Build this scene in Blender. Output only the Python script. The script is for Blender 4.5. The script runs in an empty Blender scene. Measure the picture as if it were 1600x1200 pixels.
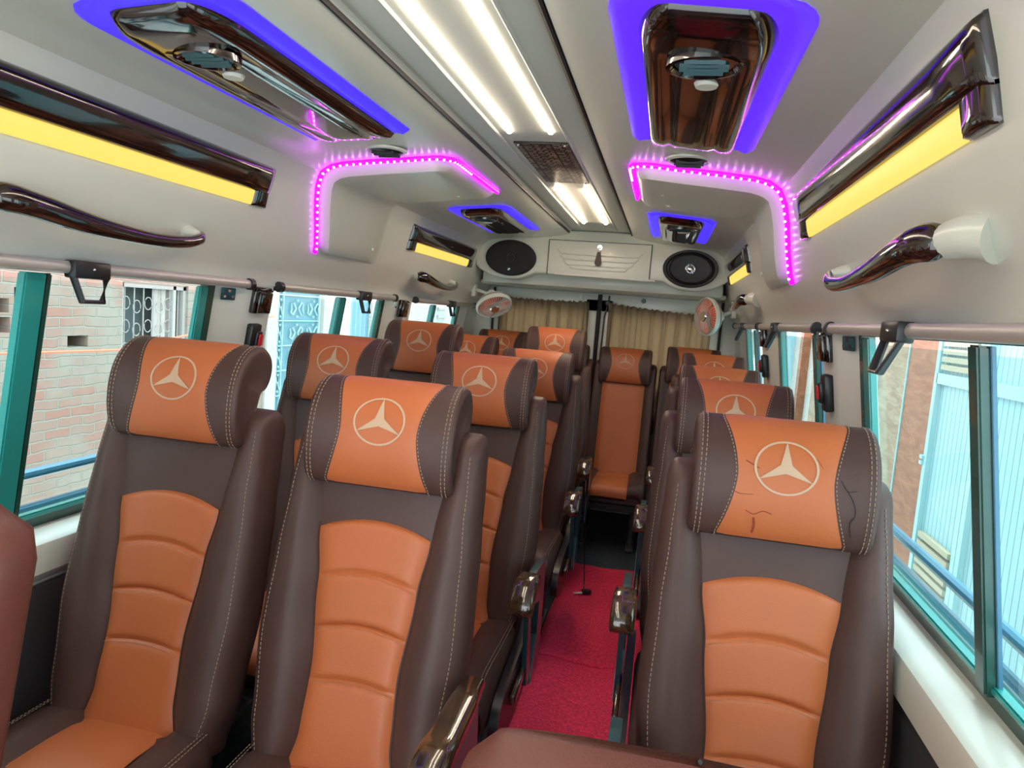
import bpy, bmesh, math, random
from mathutils import Vector, Matrix
random.seed(7)
C = bpy.context.scene.collection
PI = math.pi
# ------------------------------------------------------------------ camera
def _cam_axes():
    F = 1108.0
    Y = Vector((241, -94, F)).normalized(); h = Vector((1, .0785, 0)); N = Y.cross(h).normalized()
    if N.y > 0: N = -N
    X = Y.cross(N)
    return X, Y, N          # rows: world X, Y, Z written in camera (right, down, forward)
ax, ay, az = _cam_axes()
m = Matrix(((ax.x, -ax.y, -ax.z, .48), (ay.x, -ay.y, -ay.z, 0), (az.x, -az.y, -az.z, 1.38), (0, 0, 0, 1)))
cd = bpy.data.cameras.new('camera'); cam = bpy.data.objects.new('camera', cd); C.objects.link(cam)
cam.matrix_world = m; cd.sensor_width = 36; cd.lens = 1108 / 1600 * 36; cd.clip_start = .02
bpy.context.scene.camera = cam
# ------------------------------------------------------------------ world, exposure
sc = bpy.context.scene
sc.view_settings.view_transform = 'Standard'; sc.view_settings.look = 'None'; sc.view_settings.gamma = 1
sc.view_settings.use_curve_mapping = False; sc.view_settings.exposure = 0.85
w = bpy.data.worlds.new('sky'); sc.world = w; w.use_nodes = True
bgn = w.node_tree.nodes['Background']; bgn.inputs[0].default_value = (.86, .94, 1, 1); bgn.inputs[1].default_value = 2.6
sd = bpy.data.lights.new('sun', 'SUN'); sd.energy = 3.6; sd.angle = math.radians(12); sd.color = (1, .97, .92)
so = bpy.data.objects.new('sun', sd); C.objects.link(so); so.rotation_euler = (math.radians(-12), 0, 0)
LED = 20.0        # ceiling LED strips
FLOOR = -.10
# ------------------------------------------------------------------ materials
def _new(name):
    mt = bpy.data.materials.new(name); mt.use_nodes = True
    nt = mt.node_tree; return mt, nt, nt.nodes['Principled BSDF']
def mat(name, col, rough=.5, metal=0, coat=0, bump=0, bscale=200, var=0, vscale=8, spec=.5, croug=.04):
    mt, nt, b = _new(name); N, L = nt.nodes, nt.links
    b.inputs['Base Color'].default_value = (*col, 1); b.inputs['Roughness'].default_value = rough
    b.inputs['Metallic'].default_value = metal; b.inputs['Coat Weight'].default_value = coat; b.inputs['Coat Roughness'].default_value = croug
    b.inputs['Specular IOR Level'].default_value = spec
    tc = N.new('ShaderNodeTexCoord')
    if var:
        n = N.new('ShaderNodeTexNoise'); n.inputs['Scale'].default_value = vscale; n.inputs['Detail'].default_value = 5
        L.new(tc.outputs['Object'], n.inputs['Vector'])
        r = N.new('ShaderNodeValToRGB'); r.color_ramp.elements[0].position = .3; r.color_ramp.elements[1].position = .7
        r.color_ramp.elements[0].color = (*[max(0, c * (1 - var)) for c in col], 1); r.color_ramp.elements[1].color = (*[min(1, c * (1 + var)) for c in col], 1)
        L.new(n.outputs['Fac'], r.inputs['Fac']); L.new(r.outputs[0], b.inputs['Base Color'])
    if bump:
        n = N.new('ShaderNodeTexNoise'); n.inputs['Scale'].default_value = bscale; n.inputs['Detail'].default_value = 3
        L.new(tc.outputs['Object'], n.inputs['Vector'])
        bp = N.new('ShaderNodeBump'); bp.inputs['Strength'].default_value = bump; bp.inputs['Distance'].default_value = .002
        L.new(n.outputs['Fac'], bp.inputs['Height']); L.new(bp.outputs[0], b.inputs['Normal'])
    return mt
def emit(name, col, s, rough=.4):
    mt, nt, b = _new(name); b.inputs['Base Color'].default_value = (*[min(1, c * .25 + .02) for c in col], 1)
    b.inputs['Roughness'].default_value = rough
    b.inputs['Emission Color'].default_value = (*col, 1); b.inputs['Emission Strength'].default_value = s
    return mt
def glass(name, tint):
    mt = bpy.data.materials.new(name); mt.use_nodes = True; nt = mt.node_tree; nt.nodes.clear(); N, L = nt.nodes, nt.links
    o = N.new('ShaderNodeOutputMaterial'); t = N.new('ShaderNodeBsdfTransparent'); t.inputs[0].default_value = (*tint, 1)
    g = N.new('ShaderNodeBsdfGlossy'); g.inputs['Roughness'].default_value = .02; mx = N.new('ShaderNodeMixShader')
    lw = N.new('ShaderNodeLayerWeight'); pw = N.new('ShaderNodeMath'); pw.operation = 'POWER'; pw.inputs[1].default_value = 5
    f = N.new('ShaderNodeMath'); f.operation = 'MULTIPLY_ADD'; f.inputs[1].default_value = .6; f.inputs[2].default_value = .03
    L.new(lw.outputs['Facing'], pw.inputs[0]); L.new(pw.outputs[0], f.inputs[0]); L.new(f.outputs[0], mx.inputs[0]); L.new(t.outputs[0], mx.inputs[1]); L.new(g.outputs[0], mx.inputs[2]); L.new(mx.outputs[0], o.inputs[0])
    return mt
def wood(name, a, b2, scale, rough, coat, rot=(0, 0, 0), stretch=(1, .12, 1)):
    mt, nt, b = _new(name); N, L = nt.nodes, nt.links
    tc = N.new('ShaderNodeTexCoord'); mp = N.new('ShaderNodeMapping'); mp.inputs['Scale'].default_value = stretch
    n = N.new('ShaderNodeTexNoise'); n.inputs['Scale'].default_value = scale; n.inputs['Detail'].default_value = 6; n.inputs['Distortion'].default_value = 1.2
    r = N.new('ShaderNodeValToRGB'); r.color_ramp.elements[0].position = .35; r.color_ramp.elements[1].position = .7
    r.color_ramp.elements[0].color = (*a, 1); r.color_ramp.elements[1].color = (*b2, 1)
    L.new(tc.outputs['Object'], mp.inputs[0]); L.new(mp.outputs[0], n.inputs['Vector']); L.new(n.outputs['Fac'], r.inputs[0]); L.new(r.outputs[0], b.inputs['Base Color'])
    b.inputs['Roughness'].default_value = rough; b.inputs['Coat Weight'].default_value = coat; b.inputs['Coat Roughness'].default_value = .03
    return mt
def brick(name, c1, c2, mortar, wd=.24, ht=.078, ms=.009, rough=.9):
    mt, nt, b = _new(name); N, L = nt.nodes, nt.links
    tc = N.new('ShaderNodeTexCoord'); sx = N.new('ShaderNodeSeparateXYZ'); cx = N.new('ShaderNodeCombineXYZ')
    L.new(tc.outputs['Object'], sx.inputs[0]); L.new(sx.outputs['Y'], cx.inputs['X']); L.new(sx.outputs['Z'], cx.inputs['Y'])
    nn = N.new('ShaderNodeTexNoise'); nn.inputs['Scale'].default_value = 7; L.new(tc.outputs['Object'], nn.inputs['Vector'])
    sb = N.new('ShaderNodeVectorMath'); sb.operation = 'MULTIPLY_ADD'; sb.inputs[1].default_value = (.035, .035, 0)
    L.new(nn.outputs['Color'], sb.inputs[0]); L.new(cx.outputs[0], sb.inputs[2])
    br = N.new('ShaderNodeTexBrick'); br.inputs['Scale'].default_value = 1; br.inputs['Brick Width'].default_value = wd; br.inputs['Row Height'].default_value = ht
    br.inputs['Mortar Size'].default_value = ms; br.inputs['Mortar Smooth'].default_value = .6; br.inputs['Bias'].default_value = -.1
    br.inputs['Color1'].default_value = (*c1, 1); br.inputs['Color2'].default_value = (*c2, 1); br.inputs['Mortar'].default_value = (*mortar, 1)
    L.new(sb.outputs[0], br.inputs['Vector'])
    n2 = N.new('ShaderNodeTexNoise'); n2.inputs['Scale'].default_value = 2.2; n2.inputs['Detail'].default_value = 6; L.new(tc.outputs['Object'], n2.inputs['Vector'])
    r = N.new('ShaderNodeValToRGB'); r.color_ramp.elements[0].position = .42; r.color_ramp.elements[1].position = .62
    mx = N.new('ShaderNodeMix'); mx.data_type = 'RGBA'; mx.inputs[7].default_value = (*mortar, 1)
    L.new(n2.outputs['Fac'], r.inputs[0]); ml = N.new('ShaderNodeMath'); ml.operation = 'MULTIPLY'; ml.inputs[1].default_value = .8
    L.new(r.outputs[0], ml.inputs[0]); L.new(ml.outputs[0], mx.inputs[0]); L.new(br.outputs['Color'], mx.inputs[6]); L.new(mx.outputs[2], b.inputs['Base Color'])
    bp = N.new('ShaderNodeBump'); bp.inputs['Strength'].default_value = .8; bp.inputs['Distance'].default_value = .012; bp.invert = True
    L.new(br.outputs['Fac'], bp.inputs['Height']); L.new(bp.outputs[0], b.inputs['Normal']); b.inputs['Roughness'].default_value = rough
    return mt
def stripes(name, base, line, period, wid, axis='Y', rough=.45):
    mt, nt, b = _new(name); N, L = nt.nodes, nt.links
    tc = N.new('ShaderNodeTexCoord'); sx = N.new('ShaderNodeSeparateXYZ'); L.new(tc.outputs['Object'], sx.inputs[0])
    d = N.new('ShaderNodeMath'); d.operation = 'DIVIDE'; d.inputs[1].default_value = period; L.new(sx.outputs[axis], d.inputs[0])
    f = N.new('ShaderNodeMath'); f.operation = 'FRACT'; L.new(d.outputs[0], f.inputs[0])
    g = N.new('ShaderNodeMath'); g.operation = 'LESS_THAN'; g.inputs[1].default_value = wid; L.new(f.outputs[0], g.inputs[0])
    mx = N.new('ShaderNodeMix'); mx.data_type = 'RGBA'; mx.inputs[6].default_value = (*base, 1); mx.inputs[7].default_value = (*line, 1)
    L.new(g.outputs[0], mx.inputs[0]); L.new(mx.outputs[2], b.inputs['Base Color']); b.inputs['Roughness'].default_value = rough
    bp = N.new('ShaderNodeBump'); bp.invert = True; bp.inputs['Distance'].default_value = .01; L.new(g.outputs[0], bp.inputs['Height']); L.new(bp.outputs[0], b.inputs['Normal'])
    return mt
M = dict(
    cream=mat('cream_moulding', (.655, .67, .58), .3, coat=.22, bump=.03, bscale=6, croug=.22),
    cream_pl=mat('cream_paint', (.70, .71, .63), .28, coat=.2, croug=.15),
    panel=mat('ceiling_centre_panel', (.60, .625, .56), .42, spec=.3),
    sill=mat('sill_panel', (.70, .70, .64), .4),
    brown=mat('brown_leather', (.080, .039, .032), .46, bump=.25, bscale=420, var=.12, vscale=5, spec=.38),
    orange=mat('tan_leather', (.52, .140, .045), .42, bump=.2, bscale=420, var=.06, vscale=4, spec=.42),
    brown2=mat('reddish_brown_leather', (.135, .041, .030), .40, bump=.25, bscale=420, var=.15, vscale=6, spec=.42),
    thread=mat('cream_thread', (.36, .25, .18), .7),
    dthread=mat('tan_thread', (.42, .20, .12), .7),
    emblem=mat('cream_embroidery', (.56, .37, .24), .6),
    trim=wood('dark_gloss_wood', (.005, .003, .0025), (.030, .009, .005), 28, .10, .8),
    bronze=wood('bronze_gloss_wood', (.03, .017, .009), (.12, .065, .03), 30, .14, 1),
    black=mat('black_plastic', (.012, .012, .014), .35),
    rubber=mat('black_rubber', (.010, .011, .012), .6),
    dark=mat('dark_grey_plastic', (.05, .05, .055), .5),
    teal=mat('dark_teal_metal', (.02, .075, .09), .3, metal=.3, coat=.3),
    tealpost=mat('teal_glass_frame', (.02, .30, .28), .25, coat=.4),
    greenpost=mat('dark_green_frame', (.012, .07, .055), .25, coat=.4),
    alu=mat('brushed_aluminium', (.60, .58, .54), .42, metal=.6),
    chrome=mat('chrome', (.8, .8, .8), .08, metal=1),
    white=mat('white_plastic', (.78, .78, .70), .35),
    grille=mat('speaker_grille', (.006, .006, .008), .65, bump=.6, bscale=900),
    cone=mat('speaker_cone', (.008, .008, .011), .5),
    red=mat('red_plastic', (.75, .02, .03), .35),
    blue=mat('blue_plastic', (.01, .07, .55), .4),
    fan=mat('orange_fan_blade', (.85, .16, .07), .35),
    curtain=mat('beige_curtain', (.36, .285, .195), .75, bump=.2, bscale=300),
    keyleather=mat('key_fob_leather', (.06, .025, .015), .5),
    carpet=mat('red_carpet', (.90, .030, .090), .95, bump=1, bscale=350, var=.4, vscale=110),
    dfloor=mat('dark_floor', (.022, .030, .036), .85, bump=.6, bscale=200, var=.5, vscale=40),
    bar=mat('blue_grey_rail', (.05, .17, .27), .3, coat=.3),
    led=emit('warm_led', (1, .82, .64), LED), led2=emit('warm_led_short', (1, .78, .56), LED * 1.9),
    amber=emit('amber_diffuser', (1, .68, .13), .58),
    bluel=emit('blue_light_tray', (.055, .022, 1), .62),
    bluel2=emit('violet_blue_light_tray', (.10, .018, 1), .64),
    mag=emit('magenta_led_tape', (.62, .0, 1), 2.2),
    diode=emit('pink_led_diode', (1, .35, .95), 8),
    glass=glass('cyan_tinted_glass', (.87, .972, .975)),
    brick=brick('old_brick', (.36, .175, .135), (.32, .235, .19), (.33, .30, .25)),
    brick2=brick('pale_brick', (.62, .50, .42), (.66, .58, .50), (.70, .68, .62), .3, .06, .006),
    recess=mat('dark_recess', (.10, .12, .12), .9),
    wgrey=mat('painted_grille', (.42, .38, .36), .6),
    ccloth=mat('pale_cloth', (.60, .52, .48), .9),
    gateblue=stripes('blue_gate', (.14, .30, .36), (.06, .16, .20), .035, .25),
    bluedoor=stripes('blue_door', (.12, .27, .36), (.20, .38, .46), .16, .2),
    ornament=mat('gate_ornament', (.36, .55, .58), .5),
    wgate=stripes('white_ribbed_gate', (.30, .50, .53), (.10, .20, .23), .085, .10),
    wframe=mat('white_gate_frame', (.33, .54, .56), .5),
    wtile=wood('wood_tile', (.26, .085, .036), (.38, .150, .072), 9, .6, 0, stretch=(1, .25, 1.6)),
    stile=wood('sand_tile', (.28, .17, .095), (.42, .31, .20), 9, .6, 0, stretch=(1, .35, 1.6)),
    slat=mat('cream_slat', (.42, .37, .26), .6),
    plaster=mat('pale_plaster', (.50, .49, .45), .9, var=.1, vscale=2),
    street=mat('pale_street', (.50, .54, .54), .95, bump=1, bscale=14, var=.25, vscale=5),
    skyblue=mat('pale_blue_wall', (.42, .66, .74), .8),
)
def translucent(mt, amt):
    nt = mt.node_tree; N, L = nt.nodes, nt.links; b = N['Principled BSDF']; o = N['Material Output']
    t = N.new('ShaderNodeBsdfTranslucent'); t.inputs[0].default_value = (.60, .49, .35, 1); x = N.new('ShaderNodeMixShader'); x.inputs[0].default_value = amt
    L.new(b.outputs[0], x.inputs[1]); L.new(t.outputs[0], x.inputs[2]); L.new(x.outputs[0], o.inputs['Surface'])
translucent(M['curtain'], .5)
def carved(name):
    mt, nt, b = _new(name); N, L = nt.nodes, nt.links
    tc = N.new('ShaderNodeTexCoord'); v = N.new('ShaderNodeTexBrick'); v.inputs['Scale'].default_value = 1
    v.inputs['Brick Width'].default_value = .034; v.inputs['Row Height'].default_value = .020; v.inputs['Mortar Size'].default_value = .004; v.offset = .37; v.squash = .6
    v.inputs['Color1'].default_value = (.05, .035, .025, 1); v.inputs['Color2'].default_value = (.42, .36, .27, 1); v.inputs['Mortar'].default_value = (.008, .006, .005, 1)
    L.new(tc.outputs['Object'], v.inputs['Vector']); L.new(v.outputs['Color'], b.inputs['Base Color'])
    bp = N.new('ShaderNodeBump'); bp.invert = True; bp.inputs['Distance'].default_value = .003; L.new(v.outputs['Fac'], bp.inputs['Height']); L.new(bp.outputs[0], b.inputs['Normal'])
    b.inputs['Roughness'].default_value = .4; b.inputs['Metallic'].default_value = .2
    return mt
M['carved'] = carved('carved_dark_panel')
# ------------------------------------------------------------------ mesh helpers
def link(name, bm, mats, parent=None, smooth=True, angle=None):
    me = bpy.data.meshes.new(name)
    bmesh.ops.recalc_face_normals(bm, faces=bm.faces)
    if smooth:
        for f in bm.faces: f.smooth = True
        for e in bm.edges:
            if len(e.link_faces) == 2 and e.calc_face_angle(0) > (angle or .6): e.smooth = False
    bm.to_mesh(me); bm.free()
    for mm in (mats if isinstance(mats, (list, tuple)) else [mats]): me.materials.append(M[mm])
    o = bpy.data.objects.new(name, me); C.objects.link(o)
    if parent: o.parent = parent
    return o
def thing(name, label, cat, loc=(0, 0, 0), group=None):
    o = bpy.data.objects.new(name, None); o.empty_display_size = .05; C.objects.link(o); o.location = loc
    o['label'] = label; o['category'] = cat
    if group: o['group'] = group
    return o
def tag(o, label, cat, group=None, kind=None):
    o['label'] = label; o['category'] = cat
    if group: o['group'] = group
    if kind: o['kind'] = kind
    return o
def struct(name, bm, mats, parent=None, **k):
    o = link(name, bm, mats, parent, **k)
    if not parent: o['kind'] = 'structure'
    return o
def place(o, p):      # give a mesh its own origin at p, keeping it where it is
    p = Vector(p); o.data.transform(Matrix.Translation(-p)); o.location = p; return o
def loft(bm, rings, closed=True, caps=True, mi=0):
    vs = [[bm.verts.new(p) for p in r] for r in rings]; n = len(rings[0])
    for a, b in zip(vs, vs[1:]):
        for i in range(n if closed else n - 1):
            j = (i + 1) % n
            try: f = bm.faces.new((a[i], a[j], b[j], b[i])); f.material_index = mi
            except ValueError: pass
    if caps and closed:
        for r in (vs[0], vs[-1]):
            try: f = bm.faces.new(r); f.material_index = mi
            except ValueError: pass
    return vs
def box(bm, c, s, rot=None, bev=0, mi=0):
    r = bmesh.ops.create_cube(bm, size=1); vs = r['verts']
    mt = Matrix.Translation(c) @ (rot.to_4x4() if rot else Matrix()) @ Matrix.Diagonal((*s, 1))
    bmesh.ops.transform(bm, matrix=mt, verts=vs)
    fs = set(f for v in vs for f in v.link_faces)
    for f in fs: f.material_index = mi
    if bev:
        es = list(set(e for v in vs for e in v.link_edges))
        bmesh.ops.bevel(bm, geom=es, offset=bev, segments=2, affect='EDGES', profile=.5)
def frame_of(d):
    d = d.normalized(); u = Vector((0, 0, 1)) if abs(d.z) < .9 else Vector((0, 1, 0))
    a = d.cross(u).normalized(); return a, a.cross(d).normalized()
def tube(bm, pts, r, seg=10, flat=None, mi=0):
    pts = [Vector(p) for p in pts]; rings = []
    rs = r if isinstance(r, (list, tuple)) else [r] * len(pts)
    for i, p in enumerate(pts):
        d = pts[min(i + 1, len(pts) - 1)] - pts[max(i - 1, 0)]; a, b = frame_of(d)
        fx, fy = flat if flat else (1, 1)
        rings.append([p + a * math.cos(t) * rs[i] * fx + b * math.sin(t) * rs[i] * fy for t in [2 * PI * k / seg for k in range(seg)]])
    loft(bm, rings, mi=mi)
def prism(bm, poly, a, b, mi=0):        # poly: list of 3D points; swept from offset a to offset b
    a, b = Vector(a), Vector(b); P = [Vector(p) for p in poly]
    loft(bm, [[p + a for p in P], [p + b for p in P]], mi=mi)
def spline(P, n, closed=False):
    out = []; m_ = len(P); P = [Vector(p) for p in P]
    for i in range(m_ if closed else m_ - 1):
        if closed: a, b, c, d = P[i - 1], P[i], P[(i + 1) % m_], P[(i + 2) % m_]
        else: a, b, c, d = P[max(i - 1, 0)], P[i], P[i + 1], P[min(i + 2, m_ - 1)]
        for k in range(n):
            t = k / n; out.append(.5 * ((2 * b) + (c - a) * t + (2 * a - 5 * b + 4 * c - d) * t * t + (3 * b - a - 3 * c + d) * t ** 3))
    if not closed: out.append(P[-1])
    return out
def interp(tab, x):
    if x <= tab[0][0]: return tab[0][1]
    for (a, b), (c, d) in zip(tab, tab[1:]):
        if x <= c:
            t = (x - a) / (c - a); t = t * t * (3 - 2 * t); return b + (d - b) * t
    return tab[-1][1]
def copy_tree(o, parent=None):
    c = o.copy(); C.objects.link(c)
    if parent: c.parent = parent
    for ch in list(o.children): copy_tree(ch, c)
    return c
# ------------------------------------------------------------------ shell: cross-section of the body
PR = [(.965, 1.405), (.965, 1.425), (.945, 1.465), (.905, 1.52), (.878, 1.575), (.856, 1.65), (.838, 1.73), (.820, 1.79), (.797, 1.832), (.760, 1.857), (.71, 1.869), (.60, 1.880), (.46, 1.892), (.33, 1.905), (.26, 1.915), (.215, 1.928)]
Y0, Y1 = -1.1, 5.62
def cum():
    d = [0]
    for a, b in zip(PR, PR[1:]): d.append(d[-1] + math.hypot(b[0] - a[0], b[1] - a[1]))
    return d
CUM = cum()
def pr_at(q, off=0):        # q = length along the profile from the rail up; off = distance into the cabin; returns (x, z)
    q = max(0, min(CUM[-1], q))
    for i in range(len(PR) - 1):
        if q <= CUM[i + 1] + 1e-9:
            t = (q - CUM[i]) / (CUM[i + 1] - CUM[i]); break
    def nrm(j):
        a, b = PR[max(j - 1, 0)], PR[min(j + 1, len(PR) - 1)]; d = Vector((b[0] - a[0], b[1] - a[1])).normalized(); return Vector((-d.y, d.x)) if (-d.y) < 0 or d.x < 0 else Vector((d.y, -d.x))
    n = (nrm(i) * (1 - t) + nrm(i + 1) * t).normalized()
    if n.x > 0.3 : n = -n
    if n.y > 0 and n.x > -.5: n = -n
    p = Vector((PR[i][0] * (1 - t) + PR[i + 1][0] * t, PR[i][1] * (1 - t) + PR[i + 1][1] * t))
    p = p + n * off
    return p.x, p.y
def q_of_z(z):
    for i, ((a, b), (c, d)) in enumerate(zip(PR, PR[1:])):
        if b <= z <= d: return CUM[i] + (z - b) / (d - b) * (CUM[i + 1] - CUM[i])
    return CUM[-1]
def q_of_x(x):
    for i, ((a, b), (c, d)) in enumerate(zip(PR, PR[1:])):
        if c <= x <= a and b > 1.7: return CUM[i] + (a - x) / (a - c) * (CUM[i + 1] - CUM[i])
    return CUM[-1]
ISPL = 8      # profile index where wall ends and ceiling starts
# floor
bm = bmesh.new(); box(bm, (0, (Y0 + Y1) / 2, FLOOR - .03), (2.24, Y1 - Y0, .06)); struct('floor', bm, 'dfloor', smooth=False)
# ceiling: both coves + centre, one closed section
bm = bmesh.new()
half = PR[ISPL:]
inner = [(-x, z) for x, z in half] + [(-.200, 1.956), (.200, 1.956)] + [(x, z) for x, z in reversed(half)]
outer = [(half[0][0] + .03, half[0][1] + .04), (.6, 2.02), (-.6, 2.02), (-half[0][0] - .03, half[0][1] + .04)]
prism(bm, [(x, 0, z) for x, z in inner + outer], (0, Y0, 0), (0, Y1, 0)); struct('ceiling', bm, 'cream', angle=.5)
# dark seams both sides of centre panel
for i, s in enumerate((-1, 1)):
    bm = bmesh.new(); box(bm, (s * .207, (Y0 + 4.75) / 2, 1.9345), (.006, 4.75 - Y0, .012)); struct('trim_%d' % (i + 1), bm, 'rubber', smooth=False)
# centre panel with its frame
bm = bmesh.new(); box(bm, (0, (Y0 + 4.7) / 2, 1.9555), (.375, 4.7 - Y0, .009), bev=.003)
for s in (-1, 1):
    tube(bm, [(s * .112, Y0 + .02, 1.9508), (s * .112, 4.66, 1.9508)], .006)
struct('trim_3', bm, 'panel')
# side walls
WIN = [(-.9, .62), (.90, 2.13), (2.44, 3.60), (3.93, 5.02)]     # window openings along Y  (first one is the cab door window)
def wx(side, x, z): return side * (x + (1.41 - z) * .15)
def wall(side, zs, name):
    bm = bmesh.new()
    sec = [(x, z) for x, z in PR[:ISPL + 1]]; out = [(x + .14, z) for x, z in ((.86, 1.88), (.93, 1.60), (.965, 1.405))]  # unseen outer side widened to keep direct sun off the sill
    prism(bm, [(side * x, 0, z) for x, z in sec + out], (0, Y0, 0), (0, Y1, 0))
    low = [(1.13, zs), (1.020, zs - .004), (1.006, zs - .012), (.998, zs - .03), (.998, zs - .085), (1.010, zs - .10), (1.035, zs - .12), (1.05, .15), (1.05, FLOOR), (1.13, FLOOR), (1.15, zs)]
    prism(bm, [(side * x, 0, z) for x, z in low], (0, Y0, 0), (0, Y1, 0))
    edges = [Y0, -.9, .62, .90, 2.13, 2.44, 3.60, 3.93, 5.02, Y1]
    for a, b in zip(edges[::2], edges[1::2]):
        ch = .075
        poly = [(1.045, a), (.968 if a == Y0 else 1.01, a), (.966, a + (0 if a == Y0 else ch)), (.966, b - (.015 if b < Y1 else 0)), (1.01, b), (1.045, b)]
        if a == 2.13 or a == 3.60:
            poly = [(1.045, a), (1.02, a), (.972, a + .13), (.966, a + .15), (.966, b - .01), (.975, b), (1.045, b)]
        def P(x, y, z): return (side * (x + (1.41 - z) * .15), y, z)
        loft(bm, [[P(x, y, zs - .02) for x, y in poly], [P(x, y, 1.41) for x, y in poly]])
    return struct(name, bm, 'cream_pl', angle=.5)
ZL, ZR = .715, .762
wall(-1, ZL, 'wall_left'); wall(1, ZR, 'wall_right')

for side, zs, nm in ((-1, ZL, 'baseboard_left'), (1, ZR, 'baseboard_right')):
    bm = bmesh.new(); prism(bm, [(side * x, 0, z) for x, z in ((1.012, zs - .125), (1.03, zs - .125), (1.045, FLOOR), (1.03, FLOOR), (1.018, .30))], (0, Y0, 0), (0, 5.4, 0)); struct(nm, bm, 'dark', smooth=False)
# windows: rubber frame, sash posts, panes
wn = 0
for side, zs in ((-1, ZL), (1, ZR)):
    for k, (a, b) in enumerate(WIN[1:]):
        wn += 1
        pm = {0: 1.44 if side < 0 else 1.34, 1: 3.08 if side < 0 else 2.68, 2: 4.42}[k]
        root = None
        def piece(mat_, y0, y1, z0, z1, x0, x1, nm, par, bv=.004):
            bm = bmesh.new(); P = []
            for z in (z0, z1): P.append([(wx(side, x0, z), y0, z), (wx(side, x1, z), y0, z), (wx(side, x1, z), y1, z), (wx(side, x0, z), y1, z)])
            loft(bm, P)
            if bv: bmesh.ops.bevel(bm, geom=list(bm.edges), offset=bv, segments=2, affect='EDGES')
            return link(nm, bm, mat_, par)
        bm = bmesh.new()     # frame = bottom + top channels + ends
        for (y0, y1, z0, z1) in ((a, b, zs - .005, zs + .03), (a, b, 1.388, 1.41), (a, a + .03, zs, 1.41), (b - .03, b, zs, 1.41)):
            loft(bm, [[(wx(side, 1.0, z), y0, z), (wx(side, 1.035, z), y0, z), (wx(side, 1.035, z), y1, z), (wx(side, 1.0, z), y1, z)] for z in (z0, z1)])
        root = struct('window_%d' % wn, bm, 'greenpost', smooth=False)
        if side < 0:
            piece('tealpost', pm - .045, pm + .015, zs + .02, 1.385, .985, 1.012, 'sash_post', root)
            piece('greenpost', pm + .015, pm + .036, zs + .02, 1.385, .99, 1.012, 'sash_seal', root)
            piece('tealpost', b - .075, b - .03, zs + .02, 1.385, 1.0, 1.02, 'sash_post', root)
        else:
            piece('greenpost', pm - .018, pm + .024, zs + .02, 1.385, .985, 1.012, 'sash_post', root)
            piece('bar', pm - .024, pm - .018, zs + .02, 1.385, 1.004, 1.012, 'sash_seal', root, .001)
            piece('tealpost', b - .09, b - .03, zs + .02, 1.385, 1.0, 1.02, 'sash_post', root)
        piece('glass', a + .02, pm, zs + .02, 1.37, 1.012, 1.0125, 'pane', root, 0)
        piece('glass', pm, b - .02, zs + .02, 1.37, 1.02, 1.0205, 'pane', root, 0)
        lo = piece('tealpost', a, b, zs + .026, zs + .042, .995, 1.02, 'sash_track', root)
# ------------------------------------------------------------------ rear wall with doors
bm = bmesh.new()
box(bm, (0, 5.5, 1.74), (2.0, .12, .40))       # header behind the console
box(bm, (-.985, 5.49, .74), (.29, .12, 1.68), bev=.02); box(bm, (1.0, 5.49, .74), (.26, .12, 1.68), bev=.02)
struct('wall_rear', bm, 'cream_pl')
dn = 0
for x0, x1 in ((-.84, -.035), (-.015, .865)):
    dn += 1
    bm = bmesh.new()
    z0, z1, yb, yf = FLOOR, 1.565, 5.46, 5.41
    # door skin as frame around the curtained window
    box(bm, ((x0 + x1) / 2, 5.45, 1.50), (x1 - x0, .06, .14), bev=.006)
    box(bm, ((x0 + x1) / 2, 5.45, .40), (x1 - x0, .06, 1.0), bev=.006)
    box(bm, (x0 + .045, 5.45, .9), (.10, .06, 1.25), bev=.006); box(bm, (x1 - .045, 5.45, .9), (.10, .06, 1.25), bev=.006)
    d = struct('door_%d' % dn, bm, 'cream_pl')
    bm = bmesh.new()
    for xx in (x0 - .004, x1 + .004): tube(bm, [(xx, 5.40, .2), (xx, 5.40, 1.50), (xx, 5.41, 1.56)], .010)
    tube(bm, [(x0, 5.41, 1.575), (x1, 5.41, 1.575)], .007)
    link('door_seal', bm, 'rubber', d)
    bm = bmesh.new()
    if dn == 2:
        box(bm, (.035, 5.395, 1.50), (.035, .02, .035), bev=.003); tube(bm, [(.045, 5.40, 1.555), (.04, 5.395, 1.50), (.02, 5.395, 1.40), (.012, 5.395, .9)], .006)
        c2 = bmesh.ops.create_cone(bm, cap_ends=True, segments=20, radius1=.018, radius2=.018, depth=.01, matrix=Matrix.Translation((.30, 5.413, 1.535)) @ Matrix.Rotation(PI / 2, 4, 'X'))
        link('door_latch', bm, 'black', d)
    else:
        box(bm, (-.17, 5.41, 1.525), (.03, .02, .06), bev=.003); link('door_latch', bm, 'white', d)
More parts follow.
